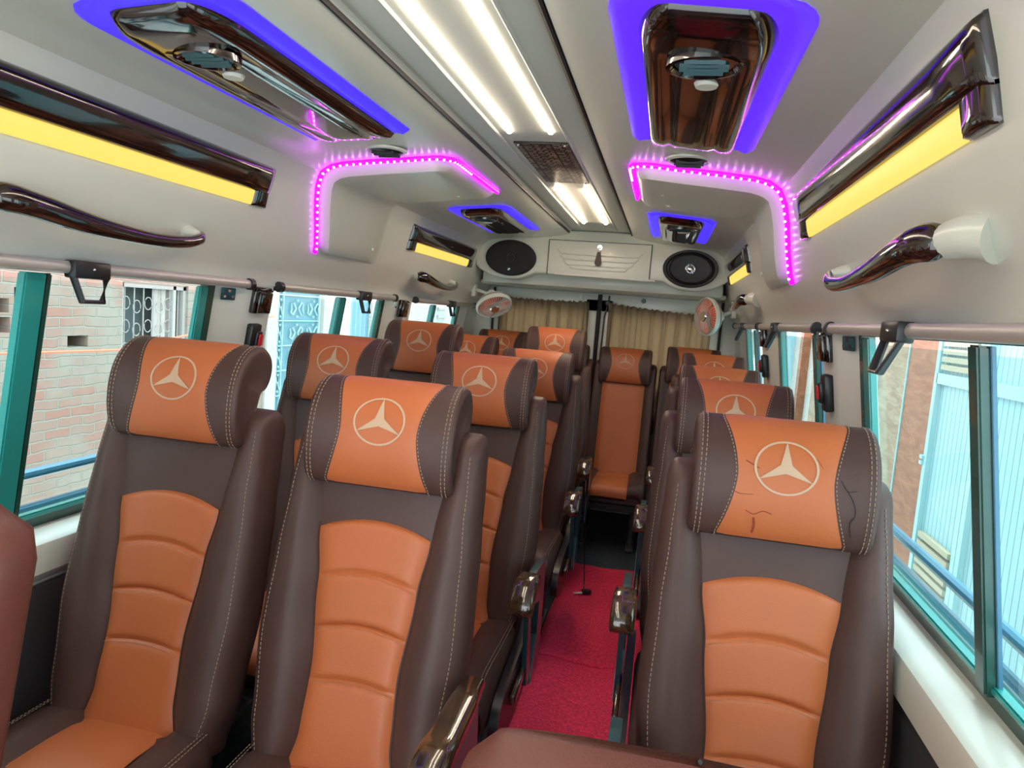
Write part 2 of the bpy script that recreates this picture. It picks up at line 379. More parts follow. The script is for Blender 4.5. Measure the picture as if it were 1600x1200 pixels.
# curtains
def curtain(x0, x1, ztl, ztr, label, seed):
    rnd = random.Random(seed); bm = bmesh.new(); n = 260; rows = []
    ph = [rnd.uniform(-.6, .6) for _ in range(40)]
    def yy(t, v):
        k = t * 17; i = int(k); p = ph[i] * (1 - (k - i)) + ph[i + 1] * (k - i)
        return 5.402 - .034 * abs(math.sin(PI * k + p * 1.6)) ** .6 * (.6 + .4 * v) + .005 * math.sin(41 * t + p)
    for r in range(14):
        v = r / 13; row = []
        for i in range(n + 1):
            t = i / n; zt = ztl * (1 - t) + ztr * t - .008 * math.sin(PI * t) + .006 * math.sin(2 * PI * 17 * t)
            z = zt - (zt - .55) * (0 if r == 0 else (.03 if r == 1 else (.055 if r == 2 else .055 + .945 * (r - 2) / 11)))
            y = yy(t, v) - (.0 if r != 1 else .006) + (.006 if r == 2 else 0)
            row.append(Vector((x0 + (x1 - x0) * t + .006 * math.sin(50 * t + 3 * v), y, z)))
        rows.append(row)
    loft(bm, rows, closed=False, caps=False)
    o = link('curtain', bm, 'curtain', angle=2)
    md = o.modifiers.new('thick', 'SOLIDIFY'); md.thickness = .003
    tag(o, label, 'curtain', 'rear door curtains')
curtain(-.80, -.10, 1.495, 1.50, 'beige pleated curtain on the left rear door, behind the left fan', 1)
curtain(.045, .80, 1.50, 1.46, 'beige pleated curtain on the right rear door, behind the right fan', 2)
# ------------------------------------------------------------------ rear console with storage and speakers
YC = 4.80
def con_bot(x):
    a = abs(x); z = 1.655
    t = (a - .6) / .215
    if abs(t) < 1: z = min(z, 1.742 - .137 * math.sqrt(1 - t * t))
    if a > .6: z = min(1.742 + (a - .6) * 0 - .137 * math.sqrt(max(0, 1 - min(1, (a - .6) / .27) ** 2)), 1.70)
    return z
bm = bmesh.new(); rings = []
NX = 80
for (yy_, dz, top) in ((5.44, -.0, 0), (4.95, .0, 0), (YC + .012, .0, 0), (YC + .003, .006, .006), (YC, .014, .012)):
    r = []
    for i in range(NX + 1):
        x = -.84 + 1.68 * i / NX; r.append(Vector((x, yy_, con_bot(x) + dz)))
    for i in range(NX + 1):
        x = .84 - 1.68 * i / NX; r.append(Vector((x, yy_, 1.955 - .115 * (abs(x) / .84) ** 3.0 - top)))
    rings.append(r)
loft(bm, rings)
box(bm, (0, 5.19, 1.625), (1.66, .50, .10), bev=.02)     # lower step behind the face
box(bm, (0, 5.22, 1.585), (1.72, .4, .03), bev=.01)
root = thing('rear_console', 'cream moulded console across the rear above the back doors', 'console', (0, 4.8, 1.65))
o = link('console_body', bm, 'cream', root, angle=.7); o.matrix_parent_inverse = Matrix.Translation((0, -4.8, -1.65))
INV = Matrix.Translation((0, -4.8, -1.65))
def kid(o, root):
    o.parent = root; o.matrix_parent_inverse = Matrix.Translation(-Vector(root.location)); return o
bm = bmesh.new(); box(bm, (0, YC - .004, 1.769), (.68, .012, .228), bev=.005)
door = kid(link('storage_door', bm, 'cream_pl'), root)
bm = bmesh.new()       # dark gap round the door
for (cx, cz, sx, sz) in ((0, 1.884, .684, .004), (-.342, 1.769, .004, .232), (.342, 1.769, .004, .232)): box(bm, (cx, YC - .002, cz), (sx, .010, sz))
kid(link('door_gap', bm, 'rubber', smooth=False), root)
bm = bmesh.new()       # stepped scoop
for (z, wd, dd) in ((1.795, .285, .007), (1.76, .265, .010), (1.725, .235, .013), (1.70, .20, .013)):
    pts = [(-wd, YC - .010, z + .03), (-wd * .93, YC - .012, z + .010), (-wd * .82, YC - .013, z), (0, YC - .014, z - .002), (wd * .82, YC - .013, z), (wd * .93, YC - .012, z + .010), (wd, YC - .010, z + .03)]
    tube(bm, spline(pts, 5), .0045, 8)
kid(link('scoop_ridge', bm, 'cream_pl'), root)
bm = bmesh.new(); tube(bm, [(-.29, YC - .006, 1.658), (.38, YC - .006, 1.652)], .007, 8)  # white tube standing in for the thin highlight along the console's lower edge
kid(link('edge_highlight', bm, 'white'), root)
bm = bmesh.new()
bmesh.ops.create_cone(bm, cap_ends=True, segments=24, radius1=.021, radius2=.017, depth=.012, matrix=Matrix.Translation((0, YC - .014, 1.846)) @ Matrix.Rotation(PI / 2, 4, 'X'))
box(bm, (0, YC - .026, 1.842), (.006, .02, .022), bev=.002)
kid(link('lock', bm, 'chrome'), root)
kr = thing('key_fob', 'dark brown leather key fob hanging from the storage door lock', 'key fob', (0, YC - .03, 1.79))
bm = bmesh.new(); pts = [(.014 * math.cos(t), 0, .040 + .014 * math.sin(t)) for t in [2 * PI * k / 20 for k in range(21)]]; tube(bm, pts, .0022, 6); link('key_ring', bm, 'chrome', kr)
bm = bmesh.new(); pl = spline([(0, 0, .028), (.011, 0, .022), (.017, 0, -.015), (.022, 0, -.045), (.010, 0, -.064), (-.012, 0, -.064), (-.024, 0, -.045), (-.018, 0, -.015), (-.011, 0, .022)], 4, True)
prism(bm, pl, (0, -.003, 0), (0, .003, 0)); link('leather_tag', bm, 'keyleather', kr)
# speakers
def ell(bm, cx, cz, a, b, y0, y1, y2, n=48):
    rings = []
    for (k, y) in ((1, y0), (1.0, y1), (.96, y1 - .004), (.90, y2), (.6, y2 - .0), (.3, y2), (.02, y2)):
        rings.append([Vector((cx + a * k * math.cos(t), y, cz + b * k * math.sin(t))) for t in [2 * PI * i / n for i in range(n)]])
    loft(bm, rings)
sp = thing('speaker', 'black oval rear speaker with covered mesh grille, left of the storage door', 'speaker', (-.598, YC - .01, 1.745), 'rear speakers')
bm = bmesh.new(); ell(bm, 0, 0, .176, .121, .012, -.008, -.014); link('grille_cover', bm, 'grille', sp)
bm = bmesh.new()
for k in range(4):
    a0 = PI / 4 + k * PI / 2; tube(bm, [(.026 * math.cos(t) * 1.05, -.0155, .026 * math.sin(t)) for t in [a0 - .55 + 1.1 * i / 8 for i in range(9)]], .0022, 6)
link('centre_ring', bm, 'dark', sp)
bm = bmesh.new(); bmesh.ops.create_uvsphere(bm, u_segments=16, v_segments=10, radius=.013, matrix=Matrix.Translation((-.005, -.012, -.077))); link('badge', bm, 'chrome', sp)
sp = thing('speaker', 'black oval rear speaker with open cone and silver centre, right of the storage door', 'speaker', (.598, YC - .01, 1.745), 'rear speakers')
bm = bmesh.new(); n = 48; rings = []
for (k, y) in ((1, .012), (1, -.014), (.97, -.022), (.88, -.020), (.84, -.010), (.78, -.015), (.72, -.006), (.45, -.001), (.25, .0)):
    rings.append([Vector((.176 * k * math.cos(t), y, .121 * k * math.sin(t))) for t in [2 * PI * i / n for i in range(n)]])
loft(bm, rings, caps=True); link('speaker_cone', bm, 'cone', sp)
bm = bmesh.new(); bmesh.ops.create_uvsphere(bm, u_segments=20, v_segments=12, radius=.026, matrix=Matrix.Translation((.0, -.006, 0)) @ Matrix.Diagonal((1, .6, 1, 1))); tube(bm, [(.030 * math.cos(t), -.008, .030 * math.sin(t)) for t in [2 * PI * k / 24 for k in range(25)]], .005, 6)
link('tweeter', bm, 'chrome', sp)
# ------------------------------------------------------------------ things on the side walls
def wallstrip(bm, side, qs, ys, offs, back=-.004, mi=0):
    """raised panel following the body section: qs along section, ys along the van, offs(i,j) height"""
    top = [[None] * len(ys) for _ in qs]; bot = [[None] * len(ys) for _ in qs]
    for i, q in enumerate(qs):
        for j, y in enumerate(ys):
            x, z = pr_at(q, offs(i, j)); top[i][j] = bm.verts.new((side * x, y, z))
            x, z = pr_at(q, back); bot[i][j] = bm.verts.new((side * x, y, z))
    a, b = len(qs), len(ys)
    for i in range(a - 1):
        for j in range(b - 1):
            for g in (top, bot):
                f = bm.faces.new((g[i][j], g[i + 1][j], g[i + 1][j + 1], g[i][j + 1])); f.material_index = mi
    ed = [(i, 0) for i in range(a)] + [(a - 1, j) for j in range(1, b)] + [(i, b - 1) for i in range(a - 2, -1, -1)] + [(0, j) for j in range(b - 2, 0, -1)]
    for (p, q_) in zip(ed, ed[1:] + ed[:1]):
        f = bm.faces.new((top[p[0]][p[1]], top[q_[0]][q_[1]], bot[q_[0]][q_[1]], bot[p[0]][p[1]])); f.material_index = mi
def lin(a, b, n): return [a + (b - a) * i / (n - 1) for i in range(n)]
QB, QM, QT = q_of_z(1.656), q_of_z(1.700), q_of_z(1.787)
def side_light(side, y0, y1, e, label, grp):
    t = thing('side_light', label, 'lamp', (side * .84, (y0 + y1) / 2, 1.66), grp)
    bm = bmesh.new()
    ys = [y0, y0 + .006] + lin(y0 + .03, y1 - .03, 12) + [y1 - .006, y1]; qs = [QM, QM + .004] + lin(QM + .010, QT - .012, 6) + [QT - .004, QT]; nq, ny = len(qs), len(ys)
    def of(i, j):
        a = i / (nq - 1); e1 = min(1, min(j, ny - 1 - j) / 2); e2 = min(1, min(i, nq - 1 - i) / 2); return .006 + .012 * min(e1, e2) ** .5 + .009 * math.sin(PI * a) * e1
    wallstrip(bm, side, qs, ys, of)
    for (ya, yb) in ((y0, y0 + e), (y1 - e, y1)):
        wallstrip(bm, side, [QB - .002, QB + .002] + lin(QB + .008, QM + .006, 4), [ya, ya + .006, ya + .014, (ya + yb) / 2, yb - .012, yb - .004, yb], lambda i, j: .0055 + .013 * min(min(1, i / 2), min(1, min(j, 6 - j) / 2)) ** .5)
    o = kid(link('lamp_housing', bm, 'trim', angle=.9), t)
    bm = bmesh.new(); wallstrip(bm, side, lin(QB, QM + .002, 4), lin(y0 + e, y1 - e, 8), lambda i, j: .006 + .003 * (1 if i > 0 else 0)); kid(link('diffuser', bm, 'amber'), t)
side_light(-1, .55, 2.15, .075, 'long amber light in glossy dark housing on the near left wall', 'amber side lights')
side_light(1, .99, 2.25, .085, 'long amber light in glossy dark housing on the near right wall', 'amber side lights')
side_light(-1, 3.48, 4.68, .09, 'small-looking amber light in dark housing, left wall beside the rear speaker', 'amber side lights')
side_light(1, 3.58, 4.72, .06, 'small-looking amber light in dark housing, right wall beside the rear speaker', 'amber side lights')
def handle(side, y0, y1, label, flip=False):
    t = thing('grab_handle', label, 'handle', (side * .86, (y0 + y1) / 2, 1.52), 'grab handles')
    L = y1 - y0
    def yy_(k): return y0 + L * (k if not flip else 1 - k)
    bm = bmesh.new()
    pts = spline([(side * .868, yy_(-.01), 1.530), (side * .842, yy_(.03), 1.530), (side * .832, yy_(.12), 1.522), (side * .832, yy_(.35), 1.503), (side * .838, yy_(.65), 1.494), (side * .842, yy_(.85), 1.502), (side * .850, yy_(.96), 1.518), (side * .868, yy_(1.0), 1.526)], 5)
    n = len(pts); rs = [interp([(0, .018), (.08, .026), (.3, .024), (.6, .015), (.85, .014), (.95, .016), (1, .012)], i / (n - 1)) for i in range(n)]
    tube(bm, pts, rs, 14, (.75, 1.15)); kid(link('grip', bm, 'trim', angle=1.5), t)
    for k, rr in ((.03, .040 if side > 0 else .026), (.96, .022)):
        bm = bmesh.new(); P = [(side * .915, yy_(k + ((-.12 if side > 0 else .02) if k < .5 else 0)), 1.535), (side * .893, yy_(k + ((-.08 if side > 0 else .01) if k < .5 else 0)), 1.538), (side * .872, yy_(k - (.02 if k < .5 else 0)), 1.533), (side * .858, yy_(k), 1.529)]
        tube(bm, spline(P, 4), [rr * 1.15 * (1 - .5 * i / 12) for i in range(13)], 16, (1, .85)); kid(link('mount', bm, 'cream', angle=1.5), t)
handle(-1, 1.20, 1.86, 'long dark glossy grab handle under the near left amber light')
handle(1, 1.17, 1.88, 'long dark glossy grab handle under the near right amber light')
handle(-1, 3.72, 4.42, 'short-looking dark grab handle on the left wall before the fan')
handle(1, 3.75, 4.55, 'short-looking dark grab handle on the right wall before the fan')
# curtain rails under the cove with folding hooks
for side in (-1, 1):
    sn = 'left' if side < 0 else 'right'
    for a, b, pos, hk in ((.60, 2.262, 'front', (1.53 if side < 0 else 1.60)), (2.44, 3.87 if side > 0 else 3.62, 'middle', (3.20 if side < 0 else 3.25)), (3.93, 5.25, 'rear', 4.62)):
        t = thing('curtain_rail', 'brushed metal rail along the top of the %s %s window' % (sn, pos), 'rail', (side * .95, (a + b) / 2, 1.40), 'window top rails')
        bm = bmesh.new(); tube(bm, [(side * .952, a, 1.404), (side * .952, b, 1.404)], .014, 14, (.8, 1.1)); kid(link('rail_tube', bm, 'alu', angle=1.5), t)
        for yy_ in (a + .008, b - .008):
            bm = bmesh.new(); tube(bm, [(side * .952, yy_ - .012, 1.404), (side * .952, yy_ + .012, 1.404)], .0185, 14, (.9, 1.1)); kid(link('end_cap', bm, 'black'), t)
        h = thing('window_pull', 'black trapezoid pull handle hanging from the %s %s window rail' % (sn, pos), 'handle', (side * .945, hk, 1.40), 'black window pulls')
        bm = bmesh.new(); box(bm, (0, 0, 0), (.036, .115, .044), bev=.006); link('clamp', bm, 'black', h)
        bm = bmesh.new(); wd = .052
        P = [(-side * .006, -wd, -.018), (-side * .014, -wd * .62, -.078), (-side * .014, wd * .62, -.078), (-side * .006, wd, -.018)] if side < 0 else [(-side * .006, -wd, -.018), (-side * .03, -wd * .5, -.085), (-side * .03, wd * .5, -.085), (-side * .006, wd, -.018)]
        tube(bm, P, .0085, 8, (1.2, .8)); link('loop', bm, 'black', h)
        bm = bmesh.new(); bmesh.ops.create_uvsphere(bm, u_segments=10, v_segments=6, radius=.004, matrix=Matrix.Translation((-side * .018, 0, .002))); link('screw', bm, 'chrome', h)
# small hinge plates with screws
    for yy_, nm in ((2.19, 'first'), (3.70, 'second'), (5.10, 'third')):
        zz = 1.365
        t = thing('hinge_plate', 'dark plate with bright screws at the top of the %s %s pillar' % (nm, sn), 'bracket', (wx(side, .99, zz), yy_, zz), 'pillar plates')
        bm = bmesh.new(); t.rotation_euler = (0, side * -.15, side * .36); box(bm, (-side * .003, 0, 0), (.006, .055, .042), bev=.003); link('plate', bm, 'teal', t)
        for dy, dz in ((-.016, -.008), (.016, -.008), (0, .012)):
            bm = bmesh.new(); bmesh.ops.create_cone(bm, cap_ends=True, segments=12, radius1=.006, radius2=.005, depth=.004, matrix=Matrix.Translation((-side * .007, dy, dz)) @ Matrix.Rotation(PI / 2, 4, 'Y')); link('screw', bm, 'chrome', t)
# pillar switch box + red buckle
    for yc, nm in ((2.345, 'front'), (3.77, 'rear')):
        t = thing('bottle_holder', 'glossy dark holder box on the %s %s pillar' % (nm, sn), 'holder', (wx(side, .968, 1.30), yc, 1.30), 'pillar boxes'); t.rotation_euler = (0, side * -.15, 0)
        bm = bmesh.new(); bx = .104; box(bm, (-side * .010, 0, .052), (.020, bx, .098), bev=.006); o = link('box_body', bm, 'trim', t)
        bm = bmesh.new(); box(bm, (-side * .024, .006, .045), (.012, bx * .8, .078), bev=.005); tube(bm, [(-side * .03, -bx * .35, .09), (-side * .034, 0, .097), (-side * .03, bx * .35, .09)], .004, 6); link('lid', bm, 'trim', t)
        t = thing('belt_anchor', 'black belt anchor with red button on the %s %s pillar' % (nm, sn), 'belt anchor', (wx(side, .968, 1.165), yc - .015, 1.165), 'pillar belt anchors'); t.rotation_euler = (0, side * -.15, 0)
        bm = bmesh.new(); box(bm, (-side * .014, 0, .045), (.028, .062, .115), bev=.008); box(bm, (-side * .03, .010, .045), (.016, .034, .065), bev=.006); link('anchor_body', bm, 'black', t)
        bm = bmesh.new(); box(bm, (-side * .040, .012, .047), (.006, .022, .042), bev=.003); link('button', bm, 'red', t)
# ------------------------------------------------------------------ ceiling ducts with blue trays
def duct(side, y0, y1, xi, xo, tail, label, bl, flipfat=False):
    t = thing('ceiling_console', label, 'ceiling console', (side * (xi + xo) / 2, (y0 + y1) / 2, 1.88), 'ceiling consoles')
    qi0, qo0 = q_of_x(xi), q_of_x(xo)
    def shape(y, a0, a1, r):     # half plan: rounded front corners, slight widening
        k = (y - y0) / (y1 - y0); s = 1
        if k < r: s = math.sqrt(max(0.0001, 1 - ((r - k) / r) ** 2))
        return s
    def slab(inset, r, h0, ynear, yfar, nm, mt, dome, n=26, w0=1, w1=1):
        bm = bmesh.new(); ys = [ynear + (yfar - ynear) * (i / n) ** 1.25 for i in range(n + 1)]; m2 = 16
        top, bot = [], []
        for j, y in enumerate(ys):
            k = (y - ynear) / (yfar - ynear); s = 1
            if k < r: s = .55 + .45 * math.sqrt(max(0, 1 - ((r - k) / r) ** 2))
            wk = (w0 + (w1 - w0) * k) * s
            cx = (xi + xo) / 2; hw = (xo - xi) / 2 - inset; rt, rb = [], []
            for i in range(m2 + 1):
                u = -1 + 2 * i / m2; x = cx + u * hw * wk; q = q_of_x(x)
                eg = (1 - abs(u) ** 6); ek = min(1, k / .06) ** .5
                hh = h0 + dome(u, k) * ek
                if abs(u) == 1 or j == 0: hh = h0 * .3
                px, pz = pr_at(q, hh); rt.append(bm.verts.new((side * px, y, pz))); px, pz = pr_at(q, -.003); rb.append(bm.verts.new((side * px, y, pz)))
            top.append(rt); bot.append(rb)
        for a, b in zip(range(n), range(1, n + 1)):
            for i in range(m2):
                bm.faces.new((top[a][i], top[a][i + 1], top[b][i + 1], top[b][i])); bm.faces.new((bot[a][i], bot[a][i + 1], bot[b][i + 1], bot[b][i]))
            bm.faces.new((top[a][0], top[b][0], bot[b][0], bot[a][0])); bm.faces.new((top[a][m2], top[b][m2], bot[b][m2], bot[a][m2]))
        for r_ in (0, n):
            for i in range(m2): bm.faces.new((top[r_][i], top[r_][i + 1], bot[r_][i + 1], bot[r_][i]))
        return kid(link(nm, bm, mt, angle=.9), t)
    L = y1 - y0
    slab(0, .10, .008, y0 - .035, y1, 'light_tray', bl, lambda u, k: .006 * (abs(u) > .8), w0=1.02, w1=1.0)
    hw = (xo - xi) / 2
    def dome(u, k):
        g = 0
        for c_ in (.50,):
            d = abs(abs(u) - c_) / .09
            if d < 1 and .16 < k: g = -.010 * (1 - d * d)
        g *= .6; return (.006 + .014 * (1 - abs(u) ** 8)) * (1 - .75 * max(0, (k - .86) / .14) ** 2) + g
    slab(.045, .16, .016, y0, y1 + .004, 'console_cover', 'trim', dome, 40, 1.0, 1.0 - tail)
    bm = bmesh.new(); cx = (xi + xo) / 2; yv = y0 + L * .20
    if L > .8:
        px, pz = pr_at(q_of_x(cx), .040)
        rings = []
        for (k, dz) in ((.062, .01), (.061, -.003), (.054, -.004), (.050, .001), (.050, .012)):
            rings.append([Vector((side * cx + k * 1.12 * math.cos(a), yv + k * 1.0 * math.sin(a), pz + dz)) for a in [2 * PI * i / 32 for i in range(32)]])
        loft(bm, rings); ring = kid(link('vent_ring', bm, 'trim'), t)
        bm = bmesh.new()
        bmesh.ops.create_uvsphere(bm, u_segments=24, v_segments=12, radius=.050, matrix=Matrix.Translation((side * cx, yv, pz + .006)) @ Matrix.Diagonal((1.08, 1, .14, 1)))
        for k in (-.6, -.2, .2, .6): box(bm, (side * cx, yv + k * .05, pz - .001), (.09 * math.sqrt(1 - k * k), .003, .008), rot=Matrix.Rotation(.5, 3, 'X'))
        kid(link('vent', bm, 'teal'), t)
        bm = bmesh.new(); bmesh.ops.create_cone(bm, cap_ends=True, segments=24, radius1=.021, radius2=.025, depth=.008, matrix=Matrix.Translation((side * (cx + .01), yv + .105, pz + .001))); kid(link('reading_light', bm, 'white'), t)
    else:
        px, pz = pr_at(q_of_x(cx), .034); bmesh.ops.create_cone(bm, cap_ends=True, segments=20, radius1=.02, radius2=.022, depth=.006, matrix=Matrix.Translation((side * cx, y0 + L * .75, pz))); kid(link('reading_light', bm, 'chrome'), t)
duct(-1, 1.17, 2.09, .335, .665, .02, 'large dark glossy ceiling console in a blue lit tray, near left', 'bluel')
duct(1, 1.20, 2.09, .335, .668, .02, 'large dark glossy ceiling console in a blue lit tray, near right', 'bluel2')
duct(-1, 3.50, 4.38, .34, .665, .1, 'dark glossy ceiling console in blue lit tray, far left before the speaker', 'bluel')
duct(1, 3.50, 4.38, .34, .665, .1, 'dark glossy ceiling console in blue lit tray, far right before the speaker', 'bluel')
# round ceiling vents
for side, sn in ((-1, 'left'), (1, 'right')):
    px, pz = pr_at(q_of_x(.5), .004)
    t = thing('air_vent', 'small round black ceiling vent just before the %s magenta strip' % sn, 'vent', (side * px, 2.31, pz), 'round air vents')
    bm = bmesh.new(); rings = [[Vector((k * math.cos(a), k * math.sin(a), dz)) for a in [2 * PI * i / 32 for i in range(32)]] for (k, dz) in ((.074, .006), (.072, .000), (.062, -.003), (.058, .0))]
    loft(bm, rings); link('vent_rim', bm, 'cream_pl', t)
    bm = bmesh.new(); bmesh.ops.create_uvsphere(bm, u_segments=24, v_segments=12, radius=.060, matrix=Matrix.Translation((0, 0, .004)) @ Matrix.Diagonal((1, 1, .25, 1)))
    for k in (-.5, 0, .5): box(bm, (0, k * .06, -.008), (.09 * math.sqrt(1 - k * k), .003, .012), rot=Matrix.Rotation(.4, 3, 'X'))
    link('vent_ball', bm, 'black', t)
# ------------------------------------------------------------------ hatch covers with magenta LED strips
QA, QZ = q_of_z(1.552), q_of_x(.325)
def hatch(side, sn):
    YF, YR = 2.47, 3.15
    t = thing('hatch_cover', 'cream moulded cover bent from %s wall to ceiling, edged by magenta light' % sn, 'cover', (side * .8, 2.8, 1.7), 'moulded covers')
    bm = bmesh.new(); nq, ny = 40, 26
    qs = lin(QA, QZ, nq + 1); qc = q_of_z(1.835)
    def yfront(q):       # front edge: wall end sits further back
        k = max(0, (qc - q) / (qc - QA)); return YF - .03 + .15 * k ** 1.3
    top, bot = [], []
    for i, q in enumerate(qs):
        a = min(1, (q - QA) / .06); b = min(1, (QZ - q) / .06); eq = min(math.sqrt(max(0, 1 - (1 - a) ** 2)), math.sqrt(max(0, 1 - (1 - b) ** 2)))
        yf = yfront(q) + (1 - min(1, (QZ - q) / .07)) ** 2 * .07 + (1 - min(1, (q - QA) / .06)) ** 2 * .05
        kw = max(0, min(1, (q - qc) / .10)); kw = kw * kw * (3 - 2 * kw)      # 0 wall .. 1 ceiling
        rt, rb = [], []
        for j in range(ny + 1):
            v = j / ny; y = yf + (YR - yf) * v
            e = min(1, v / .05); e = math.sqrt(max(0, 1 - (1 - e) ** 2))
            fall = 1 - .95 * min(1, max(0, (v - .5) / .5)) ** 1.5 * (1 - kw) - .15 * v * kw
            if v > .95: fall *= max(.25, (1 - v) / .05)
            h = .046 * e * max(.35, eq) * max(fall, .02)
            if i in (0, nq) or j in (0, ny): h = .004
            x, z = pr_at(q, h); rt.append(bm.verts.new((side * x, y, z))); x, z = pr_at(q, -.003); rb.append(bm.verts.new((side * x, y, z)))
        top.append(rt); bot.append(rb)
    for i in range(nq):
        for j in range(ny):
            bm.faces.new((top[i][j], top[i + 1][j], top[i + 1][j + 1], top[i][j + 1])); bm.faces.new((bot[i][j], bot[i + 1][j], bot[i + 1][j + 1], bot[i][j + 1]))
    for i in range(nq):
        bm.faces.new((top[i][0], top[i + 1][0], bot[i + 1][0], bot[i][0])); bm.faces.new((top[i][ny], top[i + 1][ny], bot[i + 1][ny], bot[i][ny]))
    for j in range(ny):
        bm.faces.new((top[0][j], top[0][j + 1], bot[0][j + 1], bot[0][j])); bm.faces.new((top[nq][j], top[nq][j + 1], bot[nq][j + 1], bot[nq][j]))
    kid(link('cover_shell', bm, 'cream', angle=.8), t)
    for q, y in ((QA + .10, 2.80), (QA + .07, 3.00), (QZ - .10, 2.75), (QZ - .12, 2.98)):
        x, z = pr_at(q, .040 if q > .5 else .036); bm = bmesh.new(); bmesh.ops.create_uvsphere(bm, u_segments=12, v_segments=8, radius=.009, matrix=Matrix.Translation((side * x, y, z)) @ Matrix.Diagonal((1, 1, .6, 1)) if q > .5 else Matrix.Translation((side * x, y, z)) @ Matrix.Diagonal((.6, 1, 1, 1))); kid(link('screw_cap', bm, 'cream'), t)
    # LED tape following front edge and inner edge
    s = thing('led_strip', 'magenta LED tape with bright dots edging the %s moulded cover' % sn, 'light strip', (side * .8, 2.4, 1.8), 'magenta LED strips')
    path = []
    for q in lin(QA, QZ - .07, 46): path.append((q, yfront(q) - .014))
    yy_ = yfront(QZ)
    for k in range(1, 8):
        a = k / 8 * PI / 2; path.append((QZ - .07 + .085 * math.sin(a), yy_ - .014 + .085 * (1 - math.cos(a))))
    for y in lin(yy_ + .09, YR - .02, 16): path.append((QZ + .016, y))
    bm = bmesh.new(); rings = []
    pts3 = []
    for (q, y) in path:
        x, z = pr_at(min(q, CUM[-1] - .002), .007); pts3.append(Vector((side * x, y, z)))
    tube(bm, pts3, .0085, 8); kid(link('tape', bm, 'mag', angle=1.5), s)
    me = None; dist = 0; lastp = pts3[0]; nextd = .02
    for (q, y), p in list(zip(path, pts3))[1:]:
        seg = (p - lastp).length
        while dist + seg >= nextd and nextd < 1.08:
            pp = lastp + (p - lastp) * ((nextd - dist) / seg); x, z = pr_at(q, .014)
            pd = Vector((side * x, 0, z)) - Vector((p.x, 0, p.z)); pp = pp + pd + Vector((0, -.006, 0))
            if me is None:
                bm = bmesh.new(); bmesh.ops.create_icosphere(bm, subdivisions=1, radius=.0045); o = link('diode', bm, 'diode'); me = o.data; C.objects.unlink(o); bpy.data.objects.remove(o)
            o = bpy.data.objects.new('diode', me); C.objects.link(o); o.location = pp; kid(o, s); nextd += .026
        dist += seg; lastp = p
hatch(-1, 'left'); hatch(1, 'right')
# ------------------------------------------------------------------ ceiling LED strips and carved plaque
for x in (-.067, .067):
    for a, b, pos in ((.20, 2.27, 'long near'), (3.24, 4.36, 'short far')):
        t = thing('ceiling_light', '%s warm white LED strip on the %s of the ceiling panel' % (pos, 'left' if x < 0 else 'right'), 'ceiling light', (x, (a + b) / 2, 1.95), 'ceiling LED strips')
        bm = bmesh.new(); tube(bm, [(0, a - (a + b) / 2, 0), (0, b - (a + b) / 2, 0)], .0075, 10, (1, .5)); o = link('led_tube', bm, 'led' if a < 1 else 'led2', t); o.location = (0, 0, -.003)
bm = bmesh.new(); box(bm, (0, 0, 0), (.185, .68, .008), bev=.002)
o = link('carved_panel', bm, 'carved'); o.location = (.011, 2.735, 1.948); tag(o, 'dark rectangular panel with maze-like pattern between the ceiling LED strips', 'panel')
for dx, dy in ((-.08, -.32), (.08, -.32), (-.08, .32), (.08, .32)):
    bm = bmesh.new(); bmesh.ops.create_uvsphere(bm, u_segments=8, v_segments=6, radius=.005, matrix=Matrix.Translation((dx, dy, -.004))); link('screw', bm, 'chrome', o)
